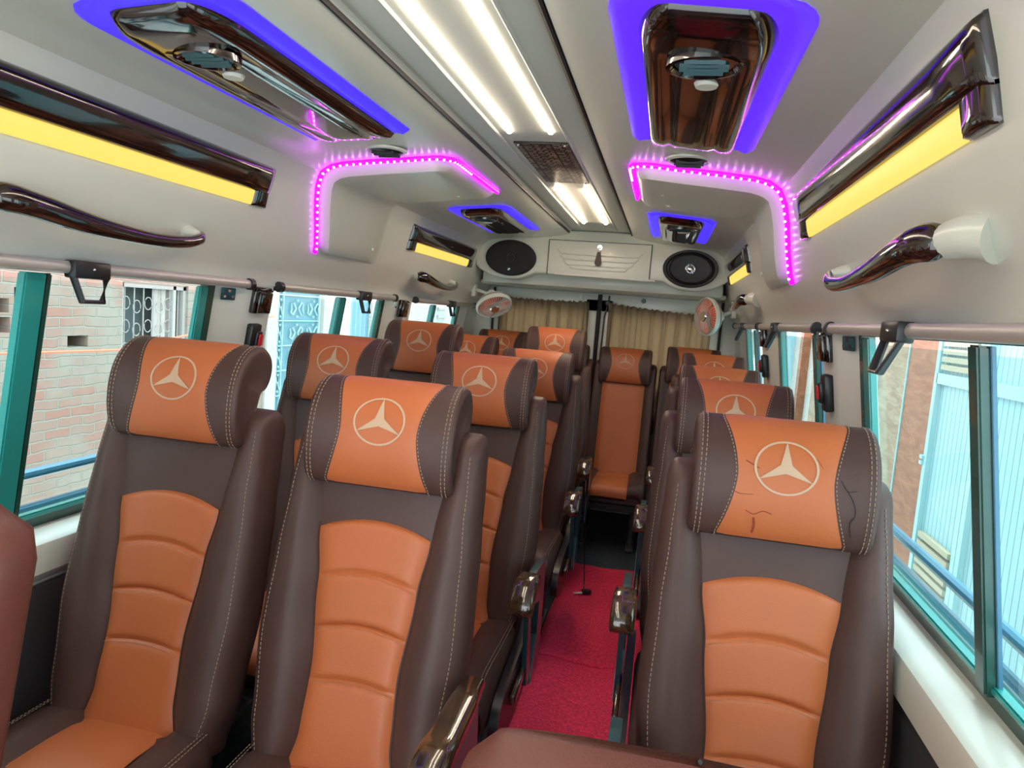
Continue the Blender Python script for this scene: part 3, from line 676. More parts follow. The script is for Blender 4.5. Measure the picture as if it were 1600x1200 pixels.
# ------------------------------------------------------------------ fans
def fan(loc, axis, wallp, label):
    t = thing('fan', label, 'fan', loc, 'wall fans'); ax_ = Vector(axis).normalized()
    rot = ax_.to_track_quat('Z', 'Y').to_matrix().to_4x4()     # local Z = facing direction
    R0 = .125
    def add(nm, bm, mt, sm=True):
        bmesh.ops.transform(bm, matrix=rot, verts=bm.verts); return link(nm, bm, mt, t, smooth=sm)
    bm = bmesh.new(); rings = []
    n = 40
    for k, z in ((.98, -.024), (1.02, -.02), (1.035, -.012), (1.035, .0), (1.01, .008), (.965, .010), (.965, .002), (.98, -.015)):
        rings.append([Vector((R0 * k * math.cos(a), R0 * k * math.sin(a), z)) for a in [2 * PI * i / n for i in range(n)]])
    rings.append(rings[0]); loft(bm, rings, caps=False); add('rim', bm, 'white')
    bm = bmesh.new()
    for i in range(44):
        a = 2 * PI * i / 44; c, s = math.cos(a), math.sin(a)
        tube(bm, [(R0 * .28 * c, R0 * .28 * s, .026), (R0 * .7 * c, R0 * .7 * s, .024), (R0 * .98 * c, R0 * .98 * s, .008)], .0013, 4)
    for k in (.62,): tube(bm, [(R0 * k * math.cos(a), R0 * k * math.sin(a), .025) for a in [2 * PI * i / 40 for i in range(41)]], .0012, 4)
    add('front_guard', bm, 'white')
    bm = bmesh.new(); bmesh.ops.create_cone(bm, cap_ends=True, segments=24, radius1=R0 * .30, radius2=R0 * .24, depth=.008, matrix=Matrix.Translation((0, 0, .028))); add('centre_badge', bm, 'chrome')
    for i in range(3):
        bm = bmesh.new(); a0 = 2 * PI * i / 3; rows = []
        for r in lin(.2, .9, 7):
            wd = .55 + .5 * math.sin(PI * r) ; rows.append([Vector((R0 * r * math.cos(a0 + wd * u), R0 * r * math.sin(a0 + wd * u), .010 * u * 1.0 - .006)) for u in lin(-1, 1, 8)])
        loft(bm, rows, closed=False, caps=False); o = add('blade', bm, 'fan'); md = o.modifiers.new('t', 'SOLIDIFY'); md.thickness = .002
    bm = bmesh.new(); rings = []
    for k, z in ((.98, -.03), (.85, -.05), (.5, -.062), (.3, -.075), (.28, -.11), (.2, -.12)):
        rings.append([Vector((R0 * k * math.cos(a), R0 * k * math.sin(a), z)) for a in [2 * PI * i / 28 for i in range(28)]])
    loft(bm, rings, caps=False); tube(bm, [(0, 0, -.12), (0, 0, -.05)], .034, 18); add('motor_housing', bm, 'white')
    bm = bmesh.new(); wl = Vector(wallp) - Vector(loc); st = ax_ * -.10
    tube(bm, [st, st * .5 + wl * .55, wl], .012, 10); box(bm, wl, (.03, .09, .10), bev=.006); link('bracket', bm, 'white', t)
fan((-.712, 4.88, 1.408), (.40, -.50, -.80), (-.90, 5.02, 1.52), 'small white fan with orange blades at the rear left corner, tilted down')
fan((.735, 4.90, 1.448), (-.84, -.54, -.10), (.915, 5.0, 1.50), 'small white fan with orange blades at the rear right corner, turned sideways')
# ------------------------------------------------------------------ seats
A = math.radians(14); SA, CA = math.sin(A), math.cos(A); BZ = .38
def BP(s, u, n): return Vector((u, s * SA - n * CA, BZ + s * CA + n * SA))
WT = [(0, .205), (.14, .228), (.34, .242), (.52, .236), (.66, .228), (.78, .222), (.84, .220)]
CT = [(0, .135), (.12, .112), (.25, .107), (.45, .124), (.57, .140), (.75, .158), (.85, .16)]
def bolster(u, s, plain):
    W = interp(WT, s); c = interp(CT, s) if not plain else .15
    a = abs(u)
    if a <= c: return 0.004 * (a / c) ** 2
    t = (a - c) / max(.01, W - c); amp = interp([(0, .030), (.3, .042), (.6, .036), (.8, .018)], s) * (.4 if plain else 1)
    return amp * math.sin(PI * min(1, t) ** .9 * .86)
def backrest_bm(plain):
    bm = bmesh.new(); rings = []
    ss = lin(0, .78, 34) + [.79, .80, .81, .82, .828, .834, .838]
    for s in ss:
        W = min(interp(WT, min(s, .78)), .212 if plain else 9); c = min(interp(CT, s), W - .03) if not plain else .15
        sh, th = 1, 1
        if s > .78:
            k = (s - .78) / .058; sh = 1 - (1 - math.sqrt(max(0, 1 - k * k))) * .09; th = max(.25, math.sqrt(max(0, 1 - k * k)))
        us = [-W + (W - c) * i / 9 for i in range(9)] + [-c] + lin(-c, c, 9)[1:-1] + [c] + [c + (W - c) * i / 9 for i in range(1, 10)]
        r = []
        for u in us:
            n = bolster(u, s, plain)
            if abs(abs(u) - c) < 1e-6: n -= .005
            r.append((u, n))
        nE = r[0][1]
        side = [(W + .008, -.006), (W + .012, -.03), (W + .011, -.065), (W + .004, -.095), (W - .02, -.112)]
        back = [(W * .5, -.118), (0, -.12), (-W * .5, -.118)]
        r = r + side + back + [(-x, n) for x, n in reversed(side)]
        rings.append([BP(s, u * sh, -.055 + (n + .055) * th) for u, n in r])
    loft(bm, rings); return bm
def insert_bm(plain):
    bm = bmesh.new(); S = .57 if not plain else .72; bd = [0, .395, .60, .795, 1.0]; rows = []
    nt_, nu = 120, 16
    for j in range(nt_ + 1):
        t = j / nt_; row = []
        for i in range(nu + 1):
            u = -1 + 2 * i / nu; arch = .03 * (1 - u * u) if not plain else 0
            s = .004 + t * (S + arch); 
            for a, b in zip(bd, bd[1:]):
                if t <= b: tau = (t - a) / (b - a); break
            pl = (1 - abs(2 * tau - 1) ** 14) if not plain else min(1, t * 20, (1 - t) * 20)
            c = (interp(CT, s) - .002) if not plain else .148
            e = (1 - abs(u) ** 10); row.append(BP(s, u * c, -.002 + (.002 + .012 * pl) * e + .004 * u * u))
        rows.append(row)
    loft(bm, rows, closed=False, caps=False); return bm
def dash(bm, p, d, n, L=.007, wd=.0014, h=.0012):
    d = d.normalized(); n = n.normalized(); s = d.cross(n).normalized()
    P = []
    for a, b, c in ((-1, -1, 0), (1, -1, 0), (1, 1, 0), (-1, 1, 0), (-.8, -.6, 1), (.8, -.6, 1), (.8, .6, 1), (-.8, .6, 1)): P.append(bm.verts.new(p + d * a * L / 2 + s * b * wd / 2 * 1.3 + n * (c * h + .0002)))
    for f in ((0, 1, 5, 4), (1, 2, 6, 5), (2, 3, 7, 6), (3, 0, 4, 7), (4, 5, 6, 7)): bm.faces.new([P[i] for i in f])
def seam_dashes(bm, pts, nrm, step=.0105, **k):
    acc = 0
    for a, b, n in zip(pts, pts[1:], nrm):
        L = (b - a).length
        while acc < L: dash(bm, a + (b - a) * (acc / L), b - a, n, **k); acc += step
        acc -= L
FN = Vector((0, -CA, SA))
def stitch_back_bm():
    bm = bmesh.new()
    for sg in (-1, 1):
        for off in (.004, .0135):
            pts, ns = [], []
            for s in lin(.01, .775, 60):
                W = interp(WT, s); u = W - off; n = bolster(u, s, False) if off > .004 else bolster(W, s, False)
                pts.append(BP(s, sg * u, n + .0005)); ns.append((FN * .8 + Vector((sg * .6, 0, 0))))
            seam_dashes(bm, pts, ns)
    return bm
def stitch_ins_bm():
    bm = bmesh.new(); bd = [.395, .60, .795]
    for b in bd:
        for dt in (-.014,):
            pts, ns = [], []
            for u in lin(-.97, .97, 30):
                s = .004 + (b + dt) * (.57 + .03 * (1 - u * u)); c = interp(CT, s) - .002
                pts.append(BP(s, u * c, .0095 * (1 - abs(u) ** 10) + .004 * u * u + .0006)); ns.append(FN)
            seam_dashes(bm, pts, ns, step=.006, L=.004, wd=.0012)
    return bm
# headrest profile in (n, t): n forward, t up, about its own centre
HP = [(.072, 0), (.066, .055), (.044, .100), (.010, .127), (-.028, .130), (-.058, .108), (-.066, .070), (-.052, .035), (-.030, .018), (-.022, -.02), (-.016, -.07), (-.006, -.112), (.018, -.130), (.044, -.112), (.064, -.062)]
HS = spline([(a, 0, b) for a, b in HP], 4, True)     # .x forward, .z up
HN = len(HS)
def HPt(x, i, sc_=1, off=0):
    p = HS[i % HN]; a, b = HS[(i - 1) % HN], HS[(i + 1) % HN]; d = (b - a).normalized(); nn = Vector((d.z, 0, -d.x))
    if nn.dot(p - Vector((0, 0, 0))) < 0: nn = -nn
    q = Vector((p.x * sc_, 0, p.z * sc_)) + nn * off
    return q
SH = .80        # headrest centre along the backrest
def HW(x, q, sh=SH): return BP(sh + q.z, x, q.x + .005)
def headrest_bm(sh=SH):
    bm = bmesh.new(); rings = []
    for x, k in [(-.178, .70), (-.182, .86), (-.179, .95), (-.170, .995), (-.158, 1.0)] + [(x, 1) for x in lin(-.14, .14, 7)] + [(.158, 1), (.170, .995), (.179, .95), (.182, .86), (.178, .70)]:
        r = []
        for i in range(HN):
            q = HPt(0, i, k); bulge = 1 + .03 * abs(x / .18) ** 2; r.append(HW(x, Vector((q.x * (1 + .12 * (abs(x) / .18) ** 2 if q.x > 0 else 1), 0, q.z)), sh))
        rings.append(r)
    loft(bm, rings); return bm
PI0, PI1 = -7 * 4 // 2, 5 * 4          # indices from bottom front, round the front, to top back
def panel_hw(i): # half width of tan panel by height
    z = HS[i % HN].z; return .093 + .030 * min(1, abs(z) / .12) ** 1.6
def head_panel_bm(sh=SH):
    bm = bmesh.new(); rows = []
    for i in range(-10, 22):
        hw = panel_hw(i); row = []
        for u in lin(-1, 1, 13):
            q = HPt(0, i, 1, .0022 if abs(u) < 1 else .0); row.append(HW(u * hw, Vector((q.x * (1 + .12 * (abs(u * hw) / .18) ** 2 if q.x > 0 else 1), 0, q.z)), sh))
        rows.append(row)
    loft(bm, rows, closed=False, caps=False); return bm
def head_stitch_bm(sh=SH):
    bm = bmesh.new()
    for sg in (-1, 1):
        for xs in ('panel', .160, .169):
            pts, ns = [], []
            for i in range(-11, 24):
                x = panel_hw(i) + .004 if xs == 'panel' else xs
                q = HPt(0, i, 1 if xs != .169 else .995, .0008); pts.append(HW(sg * x, Vector((q.x * (1 + .12 * (x / .18) ** 2 if q.x > 0 else 1), 0, q.z)), sh))
                d = HPt(0, i, 1, .01) - HPt(0, i, 1, 0); ns.append(FN * d.x + Vector((0, SA, CA)) * d.z)
            seam_dashes(bm, pts, ns, step=.0085 if xs == 'panel' else .0105, L=.005 if xs == 'panel' else .007)
    return bm
def front_n(t):        # forward reach of the headrest front at height t
    best = 0
    for i in range(HN):
        a, b = HS[i], HS[(i + 1) % HN]
        if a.x > 0 and (a.z - t) * (b.z - t) <= 0 and abs(b.z - a.z) > 1e-9:
            k = (t - a.z) / (b.z - a.z); best = max(best, a.x + (b.x - a.x) * k)
    return best
def emblem_bm(sh=SH):
    bm = bmesh.new(); ra, rb, zc = .063, .056, .022
    def P(x, t, o): return HW(x, Vector((front_n(zc + t) * (1 + .12 * (abs(x) / .18) ** 2) + o, 0, zc + t)), sh)
    n = 56; rings = []
    for k, o in ((1.0, .0015), (1.0, .0042), (.925, .0042), (.925, .0015)):
        rings.append([P(ra * k * math.sin(a), rb * k * math.cos(a), o) for a in [2 * PI * i / n for i in range(n)]])
    rings.append(rings[0]); loft(bm, rings, caps=False)
    for j in range(3):      # three tapering arms
        a = 2 * PI * j / 3; ca, sa = math.cos(a), math.sin(a); rows = []
        for k in lin(0, .93, 12):
            hw = .011 * (1 - k / .93) ** .8 * (1 - .35 * k) + .0006 if k > .12 else .0105
            rr = []
            for e in (-1, 0, 1): 
                lx, lt = e * hw, rb * k
                x = (lx * ca + lt * sa) * ra / rb; tt = -lx * sa + lt * ca; rr.append(P(x, tt, .0040 if e else .0052))
            rows.append(rr)
        loft(bm, rows, closed=False, caps=False)
    return bm
def cushion_bm(plain=False):
    bm = bmesh.new(); rings = []
    for y, k, zt in [(.03, .9, .415), (-.02, 1, .425), (-.10, 1, .428), (-.20, 1, .430), (-.30, 1, .434), (-.38, 1, .436), (-.425, 1, .430), (-.455, .98, .412), (-.468, .96, .385), (-.462, .94, .355), (-.44, .92, .335)]:
        W = .235 * k; zb = .315; r = []
        for u in lin(-1, 1, 25):
            a = abs(u); hz = zt + (.022 * math.sin(PI * min(1, max(0, (a - .48) / .52)) ** .85 * .9) if a > .48 else 0) - (.005 if abs(a - .5) < .03 else 0)
            if a > .93: hz -= .02 * ((a - .93) / .07) ** 2
            r.append(Vector((u * W, y, max(zb + .005, hz))))
        r += [Vector((W + .006, y, zt - .05)), Vector((W + .002, y, zb)), Vector((0, y, zb)), Vector((-W - .002, y, zb)), Vector((-W - .006, y, zt - .05))]
        rings.append(r)
    loft(bm, rings); return bm
def cushion_insert_bm():
    bm = bmesh.new(); rows = []
    for y, zt in [(.0, .424), (-.03, .428), (-.10, .434), (-.20, .436), (-.212, .4325), (-.224, .436), (-.32, .441), (-.38, .442), (-.428, .436), (-.460, .416), (-.473, .388), (-.467, .356)]:
        hw = .112 + .010 * (-y / .45); rows.append([Vector((u * hw, y, zt + .002 * (1 - u * u) - (.004 if abs(u) == 1 else 0))) for u in lin(-1, 1, 11)])
    loft(bm, rows, closed=False, caps=False); return bm
def cushion_stitch_bm():
    bm = bmesh.new()
    for sg in (-1, 1):
        for off in (.016, .025):
            pts = [Vector((sg * (.235 - off), y, .4465 + (.004 if off > .02 else .002) - (.430 - zt))) for y, zt in ((-.0, .427), (-.10, .428), (-.20, .430), (-.30, .434), (-.38, .436), (-.425, .430))]
            seam_dashes(bm, pts, [Vector((0, 0, 1))] * 9)
    return bm
def mesh_of(bm, mats, angle=.8):
    o = link('tmp', bm, mats, angle=angle); me = o.data; bpy.data.objects.remove(o); return me
def leg_bm(side):
    bm = bmesh.new(); x = side * .16
    tube(bm, [(x, -.36, .30), (x, -.33, .02)], .018, 10); tube(bm, [(x, -.04, .30), (x, -.07, .02)], .018, 10); box(bm, (x, -.20, .012), (.05, .44, .024), bev=.004); return bm
def base_bm():
    bm = bmesh.new(); box(bm, (0, -.21, .29), (.42, .46, .06), bev=.012); box(bm, (0, .0, .36), (.40, .05, .10), bev=.01); return bm
def sidecover_bm():    # black plastic flank, built for the right (+x) flank
    bm = bmesh.new(); P = [(0, .07, .27), (0, .09, .40), (0, .03, .47), (0, -.06, .43), (0, -.30, .40), (0, -.42, .36), (0, -.42, .27), (0, -.20, .22)]
    pts = spline(P, 3, True); prism(bm, pts, (.245, 0, 0), (.272, 0, 0)); bmesh.ops.bevel(bm, geom=[e for e in bm.edges if len(e.link_faces) == 2 and e.calc_face_angle(0) > 1], offset=.004, segments=2, affect='EDGES'); return bm
def lever_bm():
    bm = bmesh.new(); box(bm, (.283, -.20, .345), (.018, .20, .036), rot=Matrix.Rotation(.12, 3, 'X'), bev=.006); return bm
def levertip_bm():
    bm = bmesh.new(); box(bm, (.284, -.105, .357), (.020, .042, .038), bev=.004); return bm
def armframe_bm():     # teal pressed-steel upright carrying the arm
    bm = bmesh.new(); P = [(0, .03, .28), (0, .075, .36), (0, .07, .52), (0, .045, .655), (0, -.01, .665), (0, -.11, .672), (0, -.25, .655), (0, -.275, .615), (0, -.245, .60), (0, -.03, .54), (0, -.02, .42), (0, -.09, .28)]
    prism(bm, P, (.276, 0, 0), (.300, 0, 0))
    prism(bm, [(0, -.16, .56), (0, -.20, .56), (0, -.14, .30), (0, -.07, .30)], (.280, 0, 0), (.296, 0, 0))
    bmesh.ops.bevel(bm, geom=[e for e in bm.edges if len(e.link_faces) == 2 and e.calc_face_angle(0) > 1.2], offset=.003, segments=1, affect='EDGES'); return bm
def armpad_bm(long=False):
    bm = bmesh.new(); rings = []
    for y, z, h, wd, an in ([(.05, .690, .006, .012, 0), (.045, .690, .015, .024, 0), (-.05, .690, .020, .030, 0)] if long else []) + [(-.15, .682, .006, .012, 0), (-.155, .682, .016, .028, 0)][2 * long:] + [(-.18, .688, .021, .033, 0), (-.22, .690, .023, .035, .05), (-.255, .682, .025, .036, .35), (-.283, .664, .025, .036, .75), (-.300, .640, .022, .036, 1.1), (-.306, .622, .016, .034, 1.3)]:
        n_ = Vector((0, math.sin(an), math.cos(an))); n_ = Vector((0, -math.sin(an), math.cos(an))); r = []
        for a in [2 * PI * i / 20 for i in range(20)]:
            cx, cz = math.cos(a), math.sin(a); px = wd * (abs(cx) ** .45) * (1 if cx > 0 else -1); pz = h * (abs(cz) ** .6) * (1 if cz > 0 else -1)
            r.append(Vector((.288 + px, y, z - .02)) + n_ * pz)
        rings.append(r)
    loft(bm, rings); return bm
ME = {}
for pl in (False, True):
    ME['back', pl] = mesh_of(backrest_bm(pl), 'brown'); ME['ins', pl] = mesh_of(insert_bm(pl), 'orange')
ME['stb'] = mesh_of(stitch_back_bm(), 'thread'); ME['sti'] = mesh_of(stitch_ins_bm(), 'dthread')
def heads(hi):
    if ('head', hi) not in ME:
        ME['head', hi] = mesh_of(headrest_bm(SH + hi), 'brown', 1.4); ME['hp', hi] = mesh_of(head_panel_bm(SH + hi), 'orange', 2)
        ME['hs', hi] = mesh_of(head_stitch_bm(SH + hi), 'thread'); ME['em', hi] = mesh_of(emblem_bm(SH + hi), 'emblem')
ME['cus'] = mesh_of(cushion_bm(), 'brown'); ME['ci'] = mesh_of(cushion_insert_bm(), 'orange', 1.5); ME['cs'] = mesh_of(cushion_stitch_bm(), 'thread')
ME['base'] = mesh_of(base_bm(), 'dark'); ME['leg', -1] = mesh_of(leg_bm(-1), 'dark'); ME['leg', 1] = mesh_of(leg_bm(1), 'dark')
def flipped(bm):
    bmesh.ops.scale(bm, vec=(-1, 1, 1), verts=bm.verts); return bm
for sg in (-1, 1):
    g = (lambda b: b) if sg > 0 else flipped
    ME['sc', sg] = mesh_of(g(sidecover_bm()), 'black'); ME['lv', sg] = mesh_of(g(lever_bm()), 'bronze'); ME['lt', sg] = mesh_of(g(levertip_bm()), 'blue')
    ME['af', sg] = mesh_of(g(armframe_bm()), 'teal', .5); ME['ap', sg] = mesh_of(g(armpad_bm()), 'bronze', 1.4); ME['al', sg] = mesh_of(g(armpad_bm(True)), 'bronze', 1.4)
def part(nm, me, parent, label=None):
    o = bpy.data.objects.new(nm, me); C.objects.link(o); o.parent = parent
    if label: o['label'] = label
    if nm == 'stitching': o['kind'] = 'stuff'
    return o
def seat(x, y, label, arm=0, plain=False, hi=0, rz=0, tilt=0):
    t = thing('passenger_seat', label, 'seat', (x, y, FLOOR), 'brown and tan passenger seats'); t.rotation_euler = (0, 0, rz)
    b = part('backrest', ME['back', plain], t); part('backrest_panel', ME['ins', plain], t, 'ribbed tan leather panel' if not plain else 'plain tan leather strip')
    if not plain: part('stitching', ME['stb'], b)
    if not plain: part('stitching', ME['sti'], b)
    heads(hi); h = part('headrest', ME['head', hi], t); part('headrest_panel', ME['hp', hi], h, 'tan leather middle'); part('emblem', ME['em', hi], h, 'cream ring with a three-pointed star'); part('stitching', ME['hs', hi], h)
    c = part('cushion', ME['cus'], t)
    if plain: c.scale = (.94, 1, 1)
    part('cushion_panel', ME['ci'], c, 'tan leather middle'); part('stitching', ME['cs'], c)
    part('seat_base', ME['base'], t); part('leg', ME['leg', -1], t); part('leg', ME['leg', 1], t)
    if arm:
        s = part('side_cover', ME['sc', arm], t); part('recline_lever', ME['lv', arm], s); part('lever_tip', ME['lt', arm], s, 'blue tip')
        a = part('armrest', ME['al' if y < 1.5 and arm > 0 else 'ap', arm], t, 'glossy bronze wood armrest'); part('armrest_frame', ME['af', arm], t, 'dark teal metal frame')
    return t
NR = ['first', 'second', 'third', 'fourth']
YB = [1.39, 2.27, 3.27, 4.16]
OFF = dict(A=[(0, 0, .01), (0, 0, .035), (0, .10, .01), (-.035, 0, .12)], W=[(-.01, 0, .06), (-.02, 0, .058), (0, -.15, .115), (-.05, 0, .03)], R=[(0, 0, .01), (-.02, 0, .02), (0, 0, .01), (.03, 0, .035)])
XA, XW, XR = -.140, -.68, .748
for i, y in enumerate(YB):
    o_ = OFF['A'][i]; seat(XA + o_[0], y + o_[1], ['foreground seat directly left of the aisle, its whole backrest in view', 'left aisle seat of the second row, just behind the foreground aisle seat', 'left aisle seat of the third row, headrest emblem hidden behind the seat in front', 'left aisle seat of the fourth row with a raised headrest before the rear curtain'][i], 1, hi=o_[2])
    o_ = OFF['W'][i]; seat(XW + o_[0], y + o_[1], ['foreground seat by the left window, next to the brick wall view', 'left window seat of the second row beside the blue patterned gate view', 'left window seat of the third row, its headrest before the small side window', 'pinkish sunlit left window seat of the fourth row, mostly hidden'][i], 0, hi=o_[2])
    o_ = OFF['R'][i]; seat(XR + o_[0], y + o_[1], ['foreground seat on the right of the aisle with cracked scuffed headrest', 'right window seat of the second row, directly behind the scuffed headrest', 'right window seat of the third row, narrow slice of headrest showing', 'right window seat of the fourth row, last single seat before the rear bench row'][i], -1, hi=o_[2])
seat(-.685, 4.93, 'rear row seat at the far left in front of the left curtain', 0, True, hi=.055)
seat(-.225, 4.93, 'rear row seat hidden behind the raised aisle headrest', 0, True)
seat(.225, 4.93, 'middle rear seat facing straight down the aisle', 0, True)
seat(.69, 4.93, 'rear row seat at the far right in front of the right curtain', 0, True, hi=.04)
# scuffs on the first right headrest
head0 = [c for c in bpy.data.objects if c.name.startswith('headrest') and c.parent and c.parent.get('label', '').startswith('foreground seat on the right') and 'panel' not in c.name][0]
M['scuff'] = mat('dark_scuff', (.27, .05, .018), .6); M['crack'] = mat('leather_crack', (.012, .007, .006), .6)
for pts, rr, mt_ in (([(-.055, -.085), (-.052, -.10), (-.054, -.115)], .0030, 'scuff'), ([(-.072, -.072), (-.055, -.078), (-.038, -.070), (-.020, -.074)], .0011, 'scuff'), ([(-.080, .030), (-.068, .024), (-.052, .016)], .0012, 'scuff'),
                    ([(.045, .055), (.060, .045), (.070, .030)], .0007, 'scuff'), ([(.118, -.01), (.130, -.03), (.136, -.055), (.128, -.075), (.134, -.10)], .0009, 'crack'), ([(.105, .01), (.118, -.01), (.135, -.008)], .0007, 'crack'), ([(-.10, -.035), (-.085, -.040), (-.060, -.038)], .0007, 'scuff')):
    bm = bmesh.new(); P = spline([(x, t, 0) for x, t in pts], 5)
    tube(bm, [HW(p.x, Vector((front_n(p.y) * (1 + .12 * (abs(p.x) / .18) ** 2) + .0022, 0, p.y)), SH + .01) for p in P], rr, 5); link('scuff_mark', bm, mt_, head0)
# ------------------------------------------------------------------ low-backed front seats
def low_seat(x0, x1, y, ztop, label, th=.13):
    t = thing('front_seat', label, 'seat', ((x0 + x1) / 2, y, FLOOR), 'front seats'); W = (x1 - x0) / 2; H = ztop - FLOOR
    bm = bmesh.new(); rings = []
    for k in lin(0, 1, 22):
        zz = .34 + (H - .34) * k; kk = max(0, (k - .90) / .10); sh = 1 - .08 * (1 - math.sqrt(max(0, 1 - kk * kk))) - .10 * kk ** 3; tt = max(.12, math.sqrt(max(0, 1 - kk * kk)))
        r = []
        for a in [2 * PI * i / 40 for i in range(40)]:
            c, s = math.cos(a), math.sin(a); px = W * sh * abs(c) ** .35 * (1 if c > 0 else -1); py = th / 2 * tt * abs(s) ** .6 * (1 if s > 0 else -1)
            r.append(Vector((px, py + .16 * (k - 1), zz + .012 * (1 - (px / W) ** 2) * (k > .5))))
        rings.append(r)
    loft(bm, rings); b = link('backrest', bm, 'brown2', t, angle=1.2)
    bm = bmesh.new(); box(bm, (0, .0 - .36, .36), (2 * W * .95, .46, .13), bev=.035); link('cushion', bm, 'brown2', t)
    bm = bmesh.new(); box(bm, (0, -.36, .15), (2 * W * .7, .38, .30), bev=.02); link('seat_base', bm, 'dark', t)
    bm = bmesh.new(); tube(bm, [(.02 * 1, th / 2 * .9 + .16 * (k - 1), .34 + (H - .34) * k) for k in lin(.1, .9, 8)] + [(.02, .045, H - .015), (.02, .0, H + .012)], .0025, 6); link('seam', bm, 'rubber', b)
low_seat(.318, .745, .66, .960, 'reddish brown low seat back right in front of the camera at the bottom edge')
low_seat(-.95, -.312, .76, 1.075, 'reddish brown seat back cut off at the left edge of the view')
# ------------------------------------------------------------------ carpet and cable
def mat_piece(x0, x1, y0, y1, label, th):
    bm = bmesh.new(); rows = []
    n = 30
    for j in range(n + 1):
        y = y0 + (y1 - y0) * j / n; rows.append([Vector((x0 + (x1 - x0) * i / 10 + .004 * math.sin(9 * y + i), y + .012 * math.sin(i * .9) * (j in (0, n)), FLOOR + th + .003 * math.sin(7 * y + i * .6))) for i in range(11)])
    loft(bm, rows, closed=False, caps=False); o = link('carpet_runner', bm, 'carpet'); md = o.modifiers.new('t', 'SOLIDIFY'); md.thickness = .008; md.offset = -1
    tag(o, label, 'carpet', 'red carpet pieces')
mat_piece(.055, .525, .9, 2.98, 'red carpet piece on the aisle floor nearest the camera', .012)
mat_piece(.055, .525, 2.90, 4.10, 'red carpet piece farther down the aisle, ending at dark floor', .026)
bm = bmesh.new(); tube(bm, spline([(.170, 3.60, .50), (.172, 3.66, .20), (.185, 3.68, -.0), (.190, 3.66, FLOOR + .045)], 6), .003, 6); cb = link('charging_cable', bm, 'black')
tag(cb, 'thin black cable hanging down onto the red carpet', 'cable')
bm = bmesh.new(); box(bm, (.205, 3.645, FLOOR + .042), (.05, .03, .022), rot=Matrix.Rotation(.5, 3, 'Z'), bev=.004); link('plug', bm, 'black', cb)
bm = bmesh.new(); box(bm, (.165, 3.62, FLOOR + .038), (.05, .012, .008), rot=Matrix.Rotation(.5, 3, 'Z'), bev=.002); link('plug_tip', bm, 'white', cb)
# ------------------------------------------------------------------ outside
for side, zz in ((-1, (.836, .739)), (1, (.840, .762))):
    for k, z in enumerate(zz):
        bm = bmesh.new(); tube(bm, [(side * 1.18, -1, z), (side * 1.18, 5.5, z)], .0145, 10)
        for yy_ in (.75, 2.28, 3.76, 5.2): tube(bm, [(side * 1.18, yy_, z), (side * 1.12, yy_, z - .03)], .008, 6)
        o = link('window_guard_rail', bm, 'bar'); tag(o, '%s blue-grey guard rail outside the %s windows' % ('upper' if k == 0 else 'lower', 'left' if side < 0 else 'right'), 'rail', 'outside guard rails')
GZ = -.95
bm = bmesh.new(); box(bm, (0, 10, GZ - .05), (60, 60, .1)); o = link('street', bm, 'street', smooth=False); o['kind'] = 'structure'; o.name = 'ground'
# left side: brick house with openings
XL = -4.0
bm = bmesh.new(); zt = 3.6
def wallrect(y0, y1, z0, z1): box(bm, (XL - .15, (y0 + y1) / 2, (z0 + z1) / 2), (.30, y1 - y0, z1 - z0))
holes = [(3.90, 4.12, 1.10, 1.20), (4.16, 4.36, 1.18, 1.28), (3.90, 4.13, .96, 1.07), (4.20, 4.37, 1.02, 1.12), (4.18, 4.36, .87, .98), (4.62, 4.82, .84, .93)]
ys = sorted(set([-3.0, 5.18, 6.02, 7.45] + [h[0] for h in holes] + [h[1] for h in holes]))
for a, b in zip(ys, ys[1:]):
    mid = (a + b) / 2; cuts = [(h[2], h[3]) for h in holes if h[0] <= mid <= h[1]]
    if 5.18 <= mid <= 6.02: cuts = [(.35, 1.38)]
    z = GZ
    for c0, c1 in sorted(cuts): wallrect(a, b, z, c0); z = c1
    wallrect(a, b, z, zt)
box(bm, (XL - .4, 4.3, 1.0), (.06, 1.2, 1.2), mi=1)
o = link('brick_house', bm, ['brick', 'recess'], smooth=False); tag(o, 'weathered red brick wall with missing bricks outside the left windows', 'building')
t = thing('house_window', 'barred window with ring pattern and pale cloth in the brick wall', 'window', (XL - .05, 5.6, .35))
bm = bmesh.new()
for (cy, cz, sy, sz) in ((5.6, 1.36, .84, .05), (5.6, .37, .84, .05), (5.2, .87, .04, 1.0), (6.0, .87, .04, 1.0), (5.86, .87, .04, 1.0)): box(bm, (XL - .05, cy, cz), (.05, sy, sz))
kid(link('window_frame', bm, 'wgrey', smooth=False), t)
bm = bmesh.new()
for yy_ in lin(5.27, 5.95, 7): tube(bm, [(XL - .06, yy_, .38), (XL - .06, yy_, 1.35)], .007, 6)
kid(link('grille_bars', bm, 'wgrey'), t)
bm = bmesh.new()
for zz in (1.20, 1.00, .80):
    for j, yy_ in enumerate((5.27, 5.40, 5.54, 5.68, 5.8)):
        tube(bm, [(XL - .045, yy_ + .045 * math.cos(a), zz - (.0 if j % 2 == 0 else .03) + .055 * math.sin(a)) for a in [2 * PI * k / 20 for k in range(21)]], .004, 6)
kid(link('grille_rings', bm, 'wgrey'), t)
bm = bmesh.new(); box(bm, (XL - .22, 5.6, .87), (.02, .9, 1.1)); kid(link('dark_pane', bm, 'recess', smooth=False), t)
bm = bmesh.new(); rows = [[Vector((XL - .09 + .015 * math.sin(i * 1.3), 5.66 + .022 * i * (1 + .1 * j / 6), 1.38 - .95 * j / 6)) for i in range(11)] for j in range(7)]; loft(bm, rows, closed=False, caps=False); o = kid(link('cloth', bm, 'ccloth'), t)
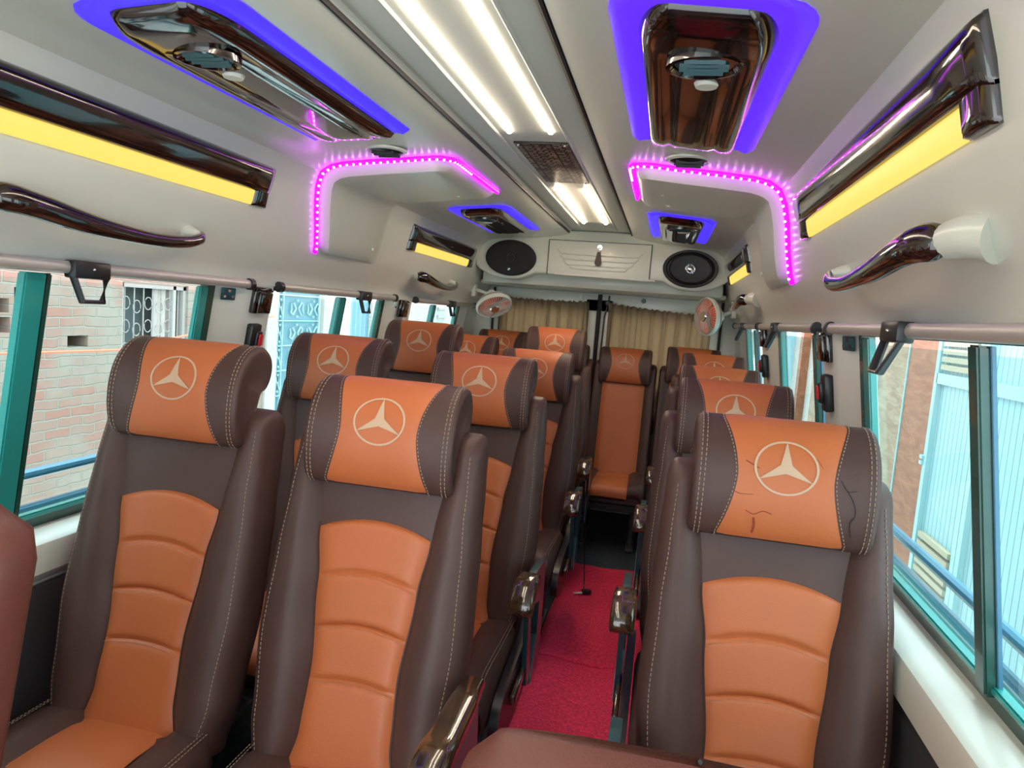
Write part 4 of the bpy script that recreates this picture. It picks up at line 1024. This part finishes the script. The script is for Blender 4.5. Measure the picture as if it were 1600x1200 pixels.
# patterned gate
t = thing('patterned_gate', 'tall blue-grey gate with square ornaments outside the left middle window', 'gate', (XL, 8.1, GZ))
bm = bmesh.new(); box(bm, (XL - .03, 8.12, .75), (.05, 1.05, 3.4)); kid(link('gate_leaf', bm, 'gateblue', smooth=False), t)
bm = bmesh.new()
for zz in (1.65, 1.37, 1.06, .76, .46, .16): box(bm, (XL + .01, 8.12, zz), (.03, 1.05, .012))
for yy_ in (7.61, 7.72, 8.62): box(bm, (XL + .01, yy_, .75), (.03, .014, 3.4))
kid(link('gate_rails', bm, 'ornament', smooth=False), t)
for zz in (1.52, 1.21, .91, .61, .31):
    for yy_, k in ((7.665, .45), (8.06, 1), (8.47, 1)):
        bm = bmesh.new()
        for sg in (-1, 1):
            tube(bm, [(XL + .015, yy_ + sg * k * .03 , zz + .0), (XL + .015, yy_ + sg * k * .10, zz + .075), (XL + .015, yy_ + sg * k * .15, zz + .05), (XL + .015, yy_ + sg * k * .13, zz)], .010, 5)
            tube(bm, [(XL + .015, yy_ + sg * k * .03, zz), (XL + .015, yy_ + sg * k * .10, zz - .075), (XL + .015, yy_ + sg * k * .15, zz - .05), (XL + .015, yy_ + sg * k * .13, zz)], .010, 5)
        for dz in (-.10, .10): bmesh.ops.create_uvsphere(bm, u_segments=8, v_segments=6, radius=.014, matrix=Matrix.Translation((XL + .015, yy_, zz + dz)))
        kid(link('ornament', bm, 'ornament'), t)
bm = bmesh.new(); box(bm, (XL - .15, 9.15, 1.3), (.3, .95, 4.5)); box(bm, (XL - .15, 11.0, 1.3), (.3, 1.2, 4.5)); box(bm, (XL - .15, 10.0, 3.2), (.3, 1.0, .8))
box(bm, (XL - .05, 8.78, 1.3), (.2, .16, 4.5), mi=1); box(bm, (XL - .05, 10.72, 1.3), (.2, .2, 4.5), mi=1); box(bm, (XL - .15, 7.5, 1.3), (.35, .22, 4.5), mi=1)
o = link('pale_house', bm, ['brick2', 'plaster'], smooth=False); tag(o, 'pale brick house front beside the patterned gate, left side', 'building')
bm = bmesh.new(); box(bm, (XL - .08, 10.03, .75), (.05, .88, 3.4)); o = link('blue_door', bm, 'bluedoor', smooth=False); tag(o, 'plain blue metal door in the pale house front', 'door')
bm = bmesh.new(); box(bm, (XL - .2, 14.9, 1.3), (.3, 6.6, 4.5)); 
for zz in lin(.5, 1.5, 7): box(bm, (XL - .03, 14.0, zz), (.05, .55, .05), mi=1)
o = link('white_house', bm, ['plaster', 'wgrey'], smooth=False); tag(o, 'white house wall with a louvred opening, far left windows', 'building')
bm = bmesh.new(); tube(bm, [(XL + 1.2, 2.0, .98), (XL + 1.0, 4.0, .93), (XL + .8, 6.2, 1.16)], .008, 6); o = link('orange_wire', bm, 'fan'); tag(o, 'thin orange line stretched across the brick wall', 'wire')
# right side
XG = 2.8
t = thing('ribbed_gate', 'large white ribbed metal gate outside the near right window', 'gate', (XG, 5.0, GZ))
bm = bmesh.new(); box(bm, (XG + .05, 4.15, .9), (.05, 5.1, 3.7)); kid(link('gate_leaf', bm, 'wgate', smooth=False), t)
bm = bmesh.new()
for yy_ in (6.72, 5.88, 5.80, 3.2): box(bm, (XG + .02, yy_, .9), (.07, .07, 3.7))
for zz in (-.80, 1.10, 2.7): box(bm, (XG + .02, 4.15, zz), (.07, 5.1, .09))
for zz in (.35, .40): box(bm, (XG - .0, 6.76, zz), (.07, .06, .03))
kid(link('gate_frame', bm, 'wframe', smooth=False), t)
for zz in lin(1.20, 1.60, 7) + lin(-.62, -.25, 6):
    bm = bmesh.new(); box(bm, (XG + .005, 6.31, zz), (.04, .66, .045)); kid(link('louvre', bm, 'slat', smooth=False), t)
bm = bmesh.new(); box(bm, (XG + .15, 7.13, 1.2), (.3, .70, 4.4)); box(bm, (XG + .15, 7.93, 1.2), (.31, .86, 4.4), mi=1); box(bm, (XG + .10, 7.50, 1.2), (.22, .02, 4.4), mi=2); box(bm, (XG + .15, 8.75, 1.2), (.35, .75, 4.4), mi=3)
box(bm, (XG - .03, 8.55, 1.0), (.02, .12, .22), mi=2)
o = link('tiled_house', bm, ['wtile', 'stile', 'wframe', 'plaster'], smooth=False); tag(o, 'house front of wood-look and sand tiles beside the white gate', 'building')
bm = bmesh.new(); box(bm, (XG + .3, 14.0, 1.2), (.3, 9.5, 4.4)); box(bm, (XG + .1, 11.6, 1.2), (.2, .5, 4.4), mi=1); box(bm, (XG + .12, 13.2, .9), (.2, .25, 3.6), mi=2); box(bm, (XG + .1, 15.3, 1.2), (.25, 1.4, 4.4), mi=3)
o = link('far_house', bm, ['plaster', 'stile', 'wtile', 'skyblue'], smooth=False); tag(o, 'pale and light blue house fronts farther along on the right', 'building')
